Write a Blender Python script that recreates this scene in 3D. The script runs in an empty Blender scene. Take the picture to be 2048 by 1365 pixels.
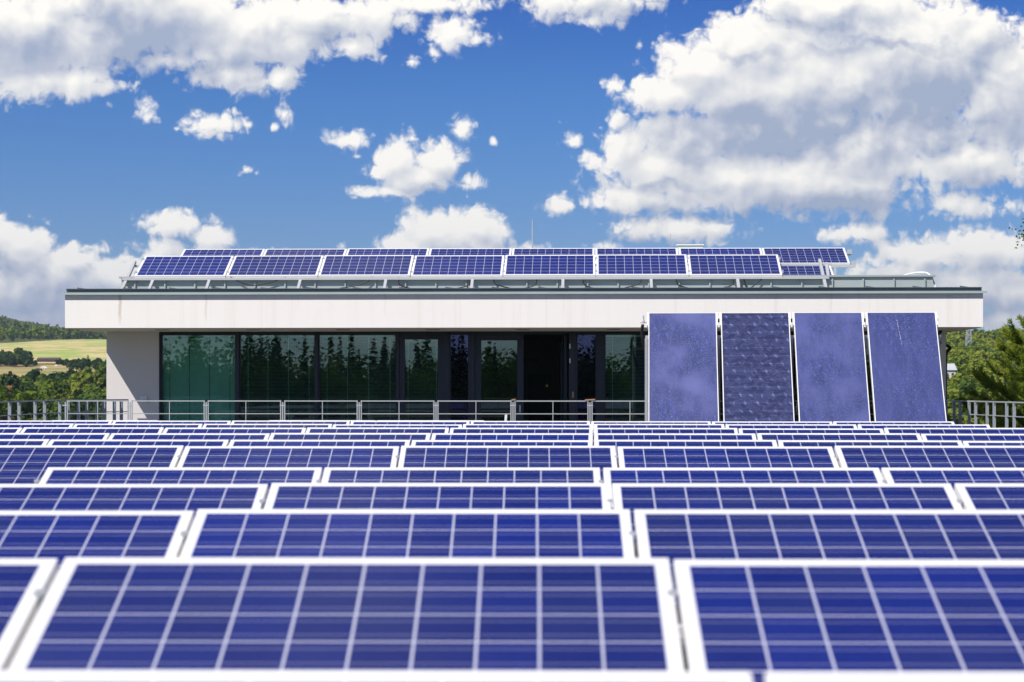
import bpy, math, random
import numpy as np
from mathutils import Vector, Matrix

R = math.radians
scene = bpy.context.scene
COL = scene.collection
F = 4100.0          # focal length of the photograph in its own pixels (2048 wide)
CX, HY = 1024.0, 774.0   # principal column and horizon line
ZC = 1.35           # camera height above the terrace

# ------------------------------------------------------------------ camera
cam = bpy.data.cameras.new("Camera")
cam.sensor_width = 36.0
cam.lens = F / 2048 * 36
cam.shift_y = (HY - 682.5) / 2048
cam.clip_start, cam.clip_end = 0.1, 30000
cam.dof.use_dof = True
cam.dof.focus_distance = 36.0
cam.dof.aperture_fstop = 4.0
camo = bpy.data.objects.new("Camera", cam)
COL.objects.link(camo)
camo.location = (0, 0, ZC)
camo.rotation_euler = (R(90), 0, 0)
scene.camera = camo

# ------------------------------------------------------------------ exposure
vs = scene.view_settings
vs.view_transform = 'Standard'
vs.look = 'None'
vs.exposure = 0.3
vs.gamma = 1.0
vs.use_curve_mapping = False
scene.cycles.max_bounces = 8
scene.cycles.transparent_max_bounces = 12

# ------------------------------------------------------------------ sun
SUN_AZ, SUN_EL = 40.0, 44.8     # azimuth: degrees left of straight behind the camera
sd = Vector((-math.sin(R(SUN_AZ)) * math.cos(R(SUN_EL)), -math.cos(R(SUN_AZ)) * math.cos(R(SUN_EL)), math.sin(R(SUN_EL))))
sun = bpy.data.lights.new("Sun", 'SUN')
sun.energy = 4.6
sun.angle = R(0.5)
sun.color = (1.0, 0.955, 0.89)
suno = bpy.data.objects.new("Sun", sun)
COL.objects.link(suno)
suno.rotation_euler = sd.to_track_quat('Z', 'Y').to_euler()
suno.location = (-20, -30, 40)

# ------------------------------------------------------------------ node helpers
class NT:
    """thin helper round a node tree"""
    def __init__(s, tree):
        s.t = tree
        s.n = tree.nodes
        s.l = tree.links
    def node(s, kind, **kw):
        nd = s.n.new(kind)
        for k, v in kw.items():
            setattr(nd, k, v)
        return nd
    def put(s, sock, v):
        if v is None:
            return
        if isinstance(v, bpy.types.NodeSocket):
            s.l.new(v, sock)
        else:
            sock.default_value = v
    def m(s, op, a, b=None, c=None, clamp=False):
        nd = s.node('ShaderNodeMath', operation=op, use_clamp=clamp)
        s.put(nd.inputs[0], a); s.put(nd.inputs[1], b); s.put(nd.inputs[2], c)
        return nd.outputs[0]
    def v(s, op, a, b=None, c=None):
        nd = s.node('ShaderNodeVectorMath', operation=op)
        s.put(nd.inputs[0], a); s.put(nd.inputs[1], b)
        if c is not None: s.put(nd.inputs[2], c)
        return nd.outputs['Value'] if op in ('LENGTH', 'DOT_PRODUCT', 'DISTANCE') else nd.outputs[0]
    def comb(s, x, y, z=0.0):
        nd = s.node('ShaderNodeCombineXYZ')
        s.put(nd.inputs[0], x); s.put(nd.inputs[1], y); s.put(nd.inputs[2], z)
        return nd.outputs[0]
    def sep(s, a):
        nd = s.node('ShaderNodeSeparateXYZ'); s.l.new(a, nd.inputs[0])
        return nd.outputs
    def ss(s, x, lo, hi):
        nd = s.node('ShaderNodeMapRange', interpolation_type='SMOOTHSTEP')
        s.put(nd.inputs['Value'], x); s.put(nd.inputs['From Min'], lo); s.put(nd.inputs['From Max'], hi)
        return nd.outputs[0]
    def lin(s, x, lo, hi, a=0.0, b=1.0):
        nd = s.node('ShaderNodeMapRange')
        s.put(nd.inputs['Value'], x); s.put(nd.inputs['From Min'], lo); s.put(nd.inputs['From Max'], hi)
        s.put(nd.inputs['To Min'], a); s.put(nd.inputs['To Max'], b)
        return nd.outputs[0]
    def mix(s, f, a, b, mode='MIX'):
        nd = s.node('ShaderNodeMix', data_type='RGBA', blend_type=mode)
        s.put(nd.inputs[0], f)
        for sock, val in ((nd.inputs[6], a), (nd.inputs[7], b)):
            if isinstance(val, (tuple, list)) and len(val) == 3: val = (*val, 1)
            s.put(sock, val)
        return nd.outputs[2]
    def noise(s, vec, scale, detail=3.0, rough=0.5, dist=0.0, dims='3D'):
        nd = s.node('ShaderNodeTexNoise', noise_dimensions=dims)
        if vec is not None: s.l.new(vec, nd.inputs['Vector'])
        nd.inputs['Scale'].default_value = scale
        nd.inputs['Detail'].default_value = detail
        nd.inputs['Roughness'].default_value = rough
        nd.inputs['Distortion'].default_value = dist
        return nd.outputs[0]
    def ramp(s, f, stops):
        nd = s.node('ShaderNodeValToRGB')
        el = nd.color_ramp.elements
        while len(el) < len(stops): el.new(0.5)
        for e, (p, c) in zip(el, stops):
            e.position = p; e.color = (*c, 1)
        s.put(nd.inputs[0], f)
        return nd.outputs[0]

# ------------------------------------------------------------------ world: Nishita sky with fair-weather clouds
world = bpy.data.worlds.new("World")
scene.world = world
world.use_nodes = True
# cumulus banks by direction: column, row, half width, half height (photograph pixels at infinity), weight
CLOUDS = [
 (40,70,230,120,1),(90,160,130,48,1),(310,30,260,110,1),(330,120,150,40,.8),(500,70,180,90,1),(470,150,110,38,1),(565,155,46,40,.9),
 (640,35,230,55,1),(705,95,66,34,1),(860,8,110,26,1),(215,175,90,22,.7),
 (130,205,30,26,.35),(215,208,32,16,.3),(292,222,34,34,.6),(425,248,62,27,.9),(495,250,20,11,.25),(550,256,16,14,.45),(566,228,26,36,.5),
 (905,62,66,42,1),(962,80,46,24,.9),(872,106,24,22,.55),(824,122,20,14,.7),
 (1180,5,190,50,.8),(1345,68,18,9,.4),(1280,88,16,16,.35),(1435,47,20,20,.6),
 (492,341,23,11,.9),(700,280,46,23,1),(925,258,24,28,.85),(715,314,26,9,.25),(987,283,9,9,.3),
 (798,322,52,54,1),(880,328,58,48,1),(840,358,96,42,1),(775,384,72,16,1),(938,364,30,24,.9),
 (45,490,78,58,1),(-30,480,70,50,1),(140,525,70,44,1),(205,500,32,18,.8),(352,448,66,30,1),(425,478,50,40,1),(330,506,62,32,1),
 (870,465,72,56,1),(960,462,66,50,1),(915,490,130,55,1),(815,496,66,28,1),(1065,496,46,16,.9),(1210,493,38,13,.9),(685,492,13,12,.9),
 (60,570,190,80,1),(230,560,150,60,1),(90,650,220,60,.9),(430,540,200,50,.9),
 (1225,168,44,30,.7),(1290,185,50,50,.9),(1410,140,110,82,1),(1340,190,90,50,1),(1520,120,160,110,1),(1690,40,210,100,1),(1560,180,300,100,1),
 (1850,130,200,160,1),(1500,270,290,70,1),(1370,280,130,70,1),(1330,340,120,55,1),(1290,398,135,36,1),(1122,412,46,27,.9),
 (1480,360,290,80,1),(1640,380,250,60,1),(1960,75,110,58,1),(2010,190,130,160,1),(1960,320,140,56,1),(1925,412,110,28,1),
 (1375,458,150,32,1),(1152,282,28,28,.55),(1180,312,36,36,.6),(1715,465,92,26,.8),(1850,512,125,44,1),(1975,500,130,52,1),
 (1780,550,120,50,.9),(1930,580,220,60,1),(2010,640,160,40,.7),(1730,300,180,90,1),(1640,250,150,70,1),(1205,408,80,24,.9),(1255,300,70,66,.85),(1185,322,52,36,.6),(1240,240,40,46,.6),(1860,270,120,60,1),(1800,330,100,50,1),(1230,560,300,40,.6),
]
DARK = [  # shaded undersides and lee flanks of the banks, same units
 (280,90,110,80,.75),(60,80,150,50,.45),(170,130,160,30,.35),(420,140,90,26,.7),(600,70,130,20,.35),(700,40,120,20,.35),(230,40,60,60,.7),
 (1230,25,150,30,.55),(1560,262,250,42,1.0),(1760,235,170,45,.8),(1610,290,200,34,.8),(1850,190,90,60,.9),(1900,260,150,35,.8),(1660,40,120,22,.6),(1760,95,140,10,.55),(1500,108,90,10,.4),
 (1700,415,150,26,.75),(1560,425,120,16,.5),(1450,435,160,12,.5),(1400,318,60,22,.4),(1330,375,110,10,.35),(1930,375,60,30,.4),
 (60,560,90,26,.65),(20,545,60,22,.7),(160,575,120,26,.45),(100,640,180,40,.6),(880,385,80,9,.35),(940,500,110,10,.35),(1240,475,180,12,.5),(1900,560,200,24,.35),
 (1990,130,50,60,.6),(1975,625,120,26,.5),
]
def build_world():
    w = NT(world.node_tree)
    w.n.clear()
    out = w.node('ShaderNodeOutputWorld')
    geo = w.node('ShaderNodeTexCoord').outputs['Generated']
    nrm = w.v('NORMALIZE', geo)
    x, y, z = w.sep(nrm)
    sky = w.node('ShaderNodeTexSky', sky_type='NISHITA')
    sky.sun_disc = False
    sky.sun_elevation = R(SUN_EL)
    sky.sun_rotation = R(180 + SUN_AZ)
    sky.altitude = 300
    sky.air_density = 1.0
    sky.dust_density = 0.3
    sky.ozone_density = 3.0
    # clear polarised air: deepen the blue
    hs = w.node('ShaderNodeHueSaturation')
    hs.inputs['Saturation'].default_value = 1.32
    hs.inputs['Value'].default_value = 0.92
    w.l.new(sky.outputs[0], hs.inputs['Color'])
    elev = w.m('MAXIMUM', z, 0.0)
    deep = w.ramp(w.m('MULTIPLY', elev, 4.0, clamp=True), [(0.0, (.62, .76, 1.0)), (0.28, (.36, .50, .82)), (0.56, (.27, .47, .80)), (0.75, (.16, .35, .74)), (1.0, (.15, .34, .72))])
    skyc = w.mix(1.0, hs.outputs[0], deep, 'MULTIPLY')
    # gnomonic sky coordinates (hundreds of photo pixels), only for directions ahead
    yy = w.m('MAXIMUM', y, 0.05)
    u = w.m('MULTIPLY', w.m('DIVIDE', x, yy), F / 100)
    v = w.m('MULTIPLY', w.m('DIVIDE', z, yy), F / 100)
    p0 = w.comb(u, v)

    # group: signed cloud field
    g = bpy.data.node_groups.new('cloud_banks', 'ShaderNodeTree')
    g.interface.new_socket('P', in_out='INPUT', socket_type='NodeSocketVector')
    g.interface.new_socket('Field', in_out='OUTPUT', socket_type='NodeSocketFloat')
    q = NT(g)
    gi = q.node('NodeGroupInput'); go = q.node('NodeGroupOutput')
    P = gi.outputs[0]
    acc = None
    for cx, cy, rx, ry, wt in CLOUDS:
        cu, cv, ru, rv = (cx - CX) / 100, (HY - cy) / 100, rx / 100, ry / 100
        e = q.v('MULTIPLY_ADD', P, (1 / ru, 1 / rv, 0), (-cu / ru, -cv / rv, 0))
        ln = q.v('LENGTH', e)
        s = min(2.2, max(.45, 1.7 * math.sqrt(min(rx, ry) * 40) / 40 * .8))
        f = q.m('MULTIPLY_ADD', ln, -s, s * 1.0 - (1 - wt) * .9 * s)
        acc = f if acc is None else q.m('SMOOTH_MAX', acc, f, 0.25)
    n1 = q.noise(P, 1.05, 8, .53, .3, '2D')
    n2 = q.node('ShaderNodeTexVoronoi', voronoi_dimensions='2D', feature='SMOOTH_F1')
    n2.inputs['Scale'].default_value = 3.4
    n2.inputs['Detail'].default_value = 2.5
    n2.inputs['Roughness'].default_value = .55
    n2.inputs['Smoothness'].default_value = .55
    warp = q.v('MULTIPLY_ADD', q.comb(n1, q.noise(P, 2.3, 3, .5, 0, '2D')), (.5, .5, 0), P)
    q.l.new(warp, n2.inputs['Vector'])
    d = q.m('MULTIPLY_ADD', n1, 1.9, acc)
    d = q.m('MULTIPLY_ADD', n2.outputs['Distance'], -.75, d)
    d = q.m('ADD', d, -.40)
    q.l.new(d, go.inputs[0])
    g.interface.new_socket('Soft', in_out='OUTPUT', socket_type='NodeSocketFloat')
    sm = q.m('MULTIPLY_ADD', q.noise(P, 1.05, 2.6, .5, .3, '2D'), 1.9, acc)
    q.l.new(q.m('MULTIPLY_ADD', q.noise(P, 3.0, 2.0, .5, 0, '2D'), .45, sm), go.inputs[1])

    def field(p):
        nd = w.node('ShaderNodeGroup'); nd.node_tree = g
        w.l.new(p, nd.inputs[0])
        return nd.outputs
    d0, s0 = field(p0)
    s1 = field(w.v('ADD', p0, (-.10, .19, 0)))[1]
    s2 = field(w.v('ADD', p0, (-.16, .50, 0)))[1]
    dk = None
    pw = w.v('ADD', p0, w.v('MULTIPLY', w.comb(w.m('SUBTRACT', w.noise(p0, 1.3, 4, .55, 0, '2D'), .5), w.m('SUBTRACT', w.noise(w.v('ADD', p0, (7.3, 2.1, 0)), 1.3, 4, .55, 0, '2D'), .5)), (1.6, .9, 0)))
    for cx, cy, rx, ry, wt in DARK:
        cu, cv, ru, rv = (cx - CX) / 100, (HY - cy) / 100, rx / 100, ry / 100
        e = w.v('MULTIPLY_ADD', pw, (1 / ru, 1 / rv, 0), (-cu / ru, -cv / rv, 0))
        f = w.m('MULTIPLY_ADD', w.v('LENGTH', e), -wt * .8, wt * 1.25)
        dk = f if dk is None else w.m('SMOOTH_MAX', dk, f, .2)
    dk = w.m('MULTIPLY', w.m('MAXIMUM', dk, 0.0), 1.0, clamp=True)
    alpha = w.ss(d0, -.22, .58)
    rel = w.m('SUBTRACT', s0, s1)
    lit = w.m('MULTIPLY_ADD', rel, .42, .92)
    lit = w.m('MULTIPLY_ADD', w.ss(s2, .9, 2.9), -.30, lit)
    lit = w.m('SUBTRACT', lit, w.m('MULTIPLY', dk, w.lin(w.noise(p0, 1.9, 4, .55, .3, '2D'), .3, .7, .5, 1.0)))
    lit = w.m('MAXIMUM', w.m('MINIMUM', lit, 1.0), 0.0)
    cc = w.ramp(lit, [(0.0, (3.3, 3.85, 5.1)), (0.35, (4.9, 5.2, 6.0)), (0.68, (7.0, 7.05, 7.1)), (1.0, (9.3, 9.0, 8.4))])
    full = w.mix(alpha, skyc, cc)
    bgA = w.node('ShaderNodeBackground')
    w.l.new(full, bgA.inputs[0]); bgA.inputs[1].default_value = .1
    # the rest of the sky: looser fair-weather cloud
    zz = w.m('ADD', w.m('MAXIMUM', z, 0.0), .12)
    pg = w.comb(w.m('DIVIDE', x, zz), w.m('DIVIDE', y, zz))
    ng = w.noise(pg, 1.25, 6, .55, .2, '2D')
    ag = w.ss(ng, .54, .66)
    shade = w.mix(w.ss(ng, .55, .8), (8.2, 8.1, 7.8), (5.4, 5.9, 6.8))
    bgB = w.node('ShaderNodeBackground')
    w.l.new(w.mix(ag, skyc, shade), bgB.inputs[0]); bgB.inputs[1].default_value = .1
    # blend window
    mk = w.m('MULTIPLY', w.ss(w.m('ABSOLUTE', u), 15.0, 11.5), w.ss(v, 11.5, 8.2))
    mk = w.m('MULTIPLY', mk, w.m('GREATER_THAN', y, 0.2))
    ms = w.node('ShaderNodeMixShader')
    w.l.new(mk, ms.inputs[0]); w.l.new(bgB.outputs[0], ms.inputs[1]); w.l.new(bgA.outputs[0], ms.inputs[2])
    w.l.new(ms.outputs[0], out.inputs[0])
build_world()

# ------------------------------------------------------------------ geometry helpers
class MB:
    """collects boxes, bars, tubes and quads into one mesh"""
    def __init__(s):
        s.v = []; s.f = []
    def add(s, vs, fs):
        o = len(s.v)
        s.v += [tuple(a) for a in vs]
        s.f += [tuple(i + o for i in f) for f in fs]
        return s
    def box(s, x0, x1, y0, y1, z0, z1):
        return s.add([(x0,y0,z0),(x1,y0,z0),(x1,y1,z0),(x0,y1,z0),(x0,y0,z1),(x1,y0,z1),(x1,y1,z1),(x0,y1,z1)],
                     [(0,3,2,1),(4,5,6,7),(0,1,5,4),(1,2,6,5),(2,3,7,6),(3,0,4,7)])
    def bar(s, p, q, w, h, up=(0,0,1)):
        p = Vector(p); q = Vector(q)
        d = (q - p).normalized()
        up = Vector(up)
        if abs(d.dot(up)) > .99: up = Vector((0,1,0))
        a = d.cross(up).normalized() * (w / 2); b = a.cross(d).normalized() * (h / 2)
        return s.add([p-a-b, p+a-b, p+a+b, p-a+b, q-a-b, q+a-b, q+a+b, q-a+b],
                     [(0,3,2,1),(4,5,6,7),(0,1,5,4),(1,2,6,5),(2,3,7,6),(3,0,4,7)])
    def tube(s, pts, r, n=8, cap=True):
        pts = [Vector(p) for p in pts]
        rs = r if isinstance(r, (list, tuple)) else [r] * len(pts)
        rings = []
        prev = None
        for i, p in enumerate(pts):
            d = (pts[min(i+1, len(pts)-1)] - pts[max(i-1, 0)]).normalized()
            up = prev if prev is not None else (Vector((0,0,1)) if abs(d.z) < .9 else Vector((0,1,0)))
            a = d.cross(up)
            if a.length < 1e-4: a = d.orthogonal()
            a.normalize(); b = a.cross(d).normalized(); prev = b
            rings.append([p + (a * math.cos(2*math.pi*k/n) + b * math.sin(2*math.pi*k/n)) * rs[i] for k in range(n)])
        vs = [v for rg in rings for v in rg]
        fs = []
        for i in range(len(rings) - 1):
            for k in range(n):
                fs.append((i*n+k, i*n+(k+1) % n, (i+1)*n+(k+1) % n, (i+1)*n+k))
        if cap:
            fs.append(tuple(reversed(range(n)))); fs.append(tuple(range((len(rings)-1)*n, len(rings)*n)))
        return s.add(vs, fs)
    def mesh(s, name, mat, off=(0,0,0), smooth=False):
        me = bpy.data.meshes.new(name)
        me.from_pydata([(a-off[0], b-off[1], c-off[2]) for a, b, c in s.v], [], s.f)
        me.materials.append(mat)
        if smooth:
            me.polygons.foreach_set('use_smooth', [True] * len(me.polygons))
        me.update()
        return me

def link(name, me, parent=None):
    o = bpy.data.objects.new(name, me)
    COL.objects.link(o)
    if parent is not None: o.parent = parent
    return o
def tag(o, label=None, cat=None, group=None, kind=None):
    if label: o['label'] = label
    if cat: o['category'] = cat
    if group: o['group'] = group
    if kind: o['kind'] = kind
    return o
class Thing:
    """an Empty at the thing's base in a frame turned by psi about the camera's foot; parts take frame coordinates"""
    def __init__(s, name, label, cat, base=(0,0,0), psi=0.0, group=None):
        s.base = base; s.psi = psi
        s.o = bpy.data.objects.new(name, None)
        COL.objects.link(s.o)
        c, n = math.cos(psi), math.sin(psi)
        s.o.location = (base[0]*c - base[1]*n, base[0]*n + base[1]*c, base[2])
        s.o.rotation_euler = (0, 0, psi)
        s.o.empty_display_size = .2
        tag(s.o, label, cat, group)
    def part(s, name, mb, mat, parent=None, smooth=False, label=None):
        o = link(name, mb.mesh(name, mat, s.base, smooth), parent or s.o)
        if label: o['label'] = label
        return o
def single(name, label, cat, mb, mat, base, psi=0.0, group=None, smooth=False, kind=None):
    o = link(name, mb.mesh(name, mat, base, smooth))
    c, n = math.cos(psi), math.sin(psi)
    o.location = (base[0]*c - base[1]*n, base[0]*n + base[1]*c, base[2])
    o.rotation_euler = (0, 0, psi)
    return tag(o, label, cat, group, kind)

def at(px, py, Y):
    return Vector(((px - CX) / F * Y, Y, ZC - (py - HY) / F * Y))
PB = R(-2.25)          # the roof house and the far rows stand turned a little
def B(px, by, py=HY, psi=PB):
    """photo column/row on the plane 'by' metres ahead in the turned frame -> frame coordinates"""
    t = (px - CX) / F
    Y = by / (math.cos(psi) - t * math.sin(psi))
    X = t * Y
    return Vector((X * math.cos(psi) + Y * math.sin(psi), by, ZC - (py - HY) / F * Y))

# ------------------------------------------------------------------ materials
def new_mat(name):
    m = bpy.data.materials.new(name)
    m.use_nodes = True
    t = NT(m.node_tree)
    b = t.n['Principled BSDF']
    return m, t, b
def plain(name, col, rough=.5, metal=0.0, var=.12, scale=3.0, bump=0.0, bscale=60, spec=None):
    m, t, b = new_mat(name)
    tc = t.node('ShaderNodeTexCoord').outputs['Object']
    n = t.noise(tc, scale, 6, .6)
    c0 = tuple(max(0, c * (1 - var)) for c in col); c1 = tuple(c * (1 + var) for c in col)
    t.l.new(t.mix(n, c0, c1), b.inputs['Base Color'])
    b.inputs['Roughness'].default_value = rough
    b.inputs['Metallic'].default_value = metal
    if spec is not None: b.inputs['Specular IOR Level'].default_value = spec
    if bump:
        bp = t.node('ShaderNodeBump')
        bp.inputs['Strength'].default_value = bump
        bp.inputs['Distance'].default_value = .01
        t.l.new(t.noise(tc, bscale, 4, .6), bp.inputs['Height'])
        t.l.new(bp.outputs[0], b.inputs['Normal'])
    return m

M = {}
M['alu'] = plain('anodised_aluminium', (.80, .79, .765), .38, .0, .05, 8)
M['rackalu'] = plain('dull_aluminium', (.47, .48, .48), .42, .1, .10, 8)
M['postgrey'] = plain('grey_post_paint', (.27, .30, .32), .5, .1, .12, 9)
M['steel'] = plain('galvanised_steel', (.46, .48, .50), .45, .25, .18, 14)
M['rail'] = plain('rail_steel', (.42, .44, .43), .4, .2, .12, 9)
M['zinc'] = plain('weathered_zinc', (.36, .43, .42), .5, .15, .16, 2.2)
M['cladding'] = plain('pale_zinc_cladding', (.34, .38, .37), .5, .05, .10, 2.2)
M['zincdark'] = plain('dark_zinc', (.10, .125, .14), .5, .2, .3, 2.5)
M['frame'] = plain('dark_window_frame', (.012, .017, .030), .35, 0, .2, 6)
M['black'] = plain('black_rubber', (.012, .012, .014), .5, 0, .2, 6)
M['whiteplastic'] = plain('white_plastic', (.78, .78, .75), .4, 0, .05, 6)
M['palegreen'] = plain('pale_green_box', (.55, .66, .58), .5, 0, .08, 6)
M['wood'] = plain('bare_wood', (.34, .2, .1), .7, 0, .3, 25)
M['brass'] = plain('brass', (.75, .5, .16), .3, .9, .1, 9)
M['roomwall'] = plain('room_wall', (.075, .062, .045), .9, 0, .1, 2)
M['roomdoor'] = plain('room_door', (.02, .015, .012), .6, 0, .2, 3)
M['deck'] = plain('roof_gravel', (.16, .16, .15), .95, 0, .35, 30, .8, 90)
M['soffit'] = plain('soffit_paint', (.62, .56, .49), .8, 0, .05, 1.5)
M['slat'] = plain('blind_slat', (.78, .80, .78), .5, 0, .05, 4)

def mat_plaster(name, col, dirt=True):
    m, t, b = new_mat(name)
    tc = t.node('ShaderNodeTexCoord').outputs['Object']
    x, y, z = t.sep(tc)
    fine = t.noise(tc, 55, 5, .7)
    big = t.noise(tc, 1.1, 5, .6)
    c = t.mix(big, tuple(a * .95 for a in col), col)
    c = t.mix(t.m('MULTIPLY', t.ss(fine, .42, .75), .10), c, tuple(a * .72 for a in col))
    if dirt:
        # rain streaks: columns of fine vertical runs fading downwards
        st = t.noise(t.comb(t.m('MULTIPLY', x, 2.6), t.m('MULTIPLY', z, .05), 0.0), 2.2, 6, .65)
        c = t.mix(t.m('MULTIPLY', t.ss(st, .50, .78), .34), c, (.56, .51, .43))
    if dirt:
        for px, wd_, amt, ln in ((240, .045, .75, .52), (412, .035, .38, .5), (770, .03, .18, .4), (1128, .03, .15, .4), (1662, .035, .25, .45), (596, .03, .12, .3)):
            bx = B(px, 36.3).x
            wob = t.m('MULTIPLY', t.m('SUBTRACT', t.noise(t.comb(0.0, 0.0, z), 5.0, 3, .5), .5), .05)
            dx = t.m('ABSOLUTE', t.m('SUBTRACT', t.m('ADD', x, wob), bx))
            f = t.m('MULTIPLY', t.ss(dx, wd_, 0.0), t.ss(z, 3.02 - ln - .12, 3.02 - ln + .2))
            f = t.m('MULTIPLY', f, t.lin(fine, .3, .7, .6, 1.0))
            c = t.mix(t.m('MULTIPLY', f, amt), c, (.44, .36, .26))
    t.l.new(c, b.inputs['Base Color'])
    b.inputs['Roughness'].default_value = .9
    b.inputs['Specular IOR Level'].default_value = .2
    bp = t.node('ShaderNodeBump'); bp.inputs['Strength'].default_value = .35; bp.inputs['Distance'].default_value = .006
    t.l.new(fine, bp.inputs['Height']); t.l.new(bp.outputs[0], b.inputs['Normal'])
    return m
M['plaster'] = mat_plaster('white_render', (.82, .785, .73))
M['pier'] = mat_plaster('grey_render', (.64, .61, .59), False)

def mat_cells(name, W, H, tintA, tintB, grey):
    """polycrystalline cells 10 x 6 under glass, in the panel's own coordinates"""
    m, t, b = new_mat(name)
    tc = t.node('ShaderNodeTexCoord').outputs['Object']
    x, y, z = t.sep(tc)
    cw, ch = (W - .074) / 10, (H - .074) / 6
    u = t.m('DIVIDE', t.m('SUBTRACT', x, .037), cw)
    v = t.m('DIVIDE', t.m('SUBTRACT', y, .037), ch)
    fu, fv = t.m('FRACT', u), t.m('FRACT', v)
    du = t.m('ABSOLUTE', t.m('SUBTRACT', fu, .5)); dv = t.m('ABSOLUTE', t.m('SUBTRACT', fv, .5))
    gap = t.m('MAXIMUM', t.m('GREATER_THAN', du, .5 - .0032 / cw), t.m('GREATER_THAN', dv, .5 - .0032 / ch))
    outside = t.m('MAXIMUM', t.m('GREATER_THAN', t.m('ABSOLUTE', t.m('SUBTRACT', u, 5.0)), 5.0),
                  t.m('GREATER_THAN', t.m('ABSOLUTE', t.m('SUBTRACT', v, 3.0)), 3.0))
    bus = t.m('LESS_THAN', t.m('ABSOLUTE', t.m('SUBTRACT', t.m('FRACT', t.m('MULTIPLY', v, 2.0)), .5)), .0021 * 2 / ch)
    oi = t.node('ShaderNodeObjectInfo')
    wn = t.node('ShaderNodeTexWhiteNoise', noise_dimensions='4D')
    t.l.new(t.comb(t.m('FLOOR', u), t.m('FLOOR', v)), wn.inputs['Vector']); t.l.new(oi.outputs['Random'], wn.inputs['W'])
    r = wn.outputs['Value']
    vo = t.node('ShaderNodeTexVoronoi'); vo.inputs['Scale'].default_value = 55
    t.l.new(tc, vo.inputs['Vector'])
    flake = t.sep(vo.outputs['Color'])[0]
    f = t.m('MULTIPLY_ADD', flake, .28, t.m('MULTIPLY', r, .72))
    c = t.mix(f, tintA, tintB)
    # whole-module tint and a few duller cells
    c = t.mix(t.m('MULTIPLY', oi.outputs['Random'], .5), c, grey)
    c = t.mix(t.m('MULTIPLY', t.m('GREATER_THAN', wn.outputs['Value'], .84), .38), c, grey)
    c = t.mix(t.m('MULTIPLY', bus, .5), c, (.30, .31, .42))
    c = t.mix(gap, c, (.50, .51, .62))
    c = t.mix(outside, c, (.80, .80, .80))
    # thin film of dust, thicker at the lower edge
    dust = t.m('MULTIPLY', t.noise(tc, 3.2, 6, .6), t.lin(y, 0, H, .05, .015))
    c = t.mix(dust, c, (.45, .42, .40))
    t.l.new(c, b.inputs['Base Color'])
    b.inputs['Roughness'].default_value = .16
    b.inputs['Specular IOR Level'].default_value = .19
    return m
PW, PH, PITCH = 1.65, .99, 1.67
M['cells'] = mat_cells('solar_cells', PW, PH, (.0042, .0125, .130), (.0085, .023, .205), (.016, .022, .080))

def mat_glass(name, tint, refl, rough=0.0, gcol=(.92, .97, .95)):
    m = bpy.data.materials.new(name); m.use_nodes = True
    t = NT(m.node_tree); t.n.clear()
    out = t.node('ShaderNodeOutputMaterial')
    tr = t.node('ShaderNodeBsdfTransparent'); tr.inputs[0].default_value = (*tint, 1)
    gl = t.node('ShaderNodeBsdfGlossy'); gl.inputs[0].default_value = (*gcol, 1); gl.inputs['Roughness'].default_value = rough
    tc = t.node('ShaderNodeTexCoord').outputs['Object']
    bp = t.node('ShaderNodeBump'); bp.inputs['Strength'].default_value = .005; bp.inputs['Distance'].default_value = .02
    t.l.new(t.noise(tc, .9, 2, .5), bp.inputs['Height']); t.l.new(bp.outputs[0], gl.inputs['Normal'])
    lw = t.node('ShaderNodeLayerWeight'); lw.inputs[0].default_value = .25
    fac = t.m('MULTIPLY_ADD', lw.outputs['Fresnel'], .6, refl, clamp=True)
    mx = t.node('ShaderNodeMixShader')
    t.l.new(fac, mx.inputs[0]); t.l.new(tr.outputs[0], mx.inputs[1]); t.l.new(gl.outputs[0], mx.inputs[2])
    t.l.new(mx.outputs[0], out.inputs[0])
    return m
M['glass'] = mat_glass('tinted_window_glass', (.66, .88, .80), .085)
M['blueglass'] = mat_glass('blue_spandrel_glass', (.05, .05, .16), .13, 0.0, (.40, .42, .85))

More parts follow.
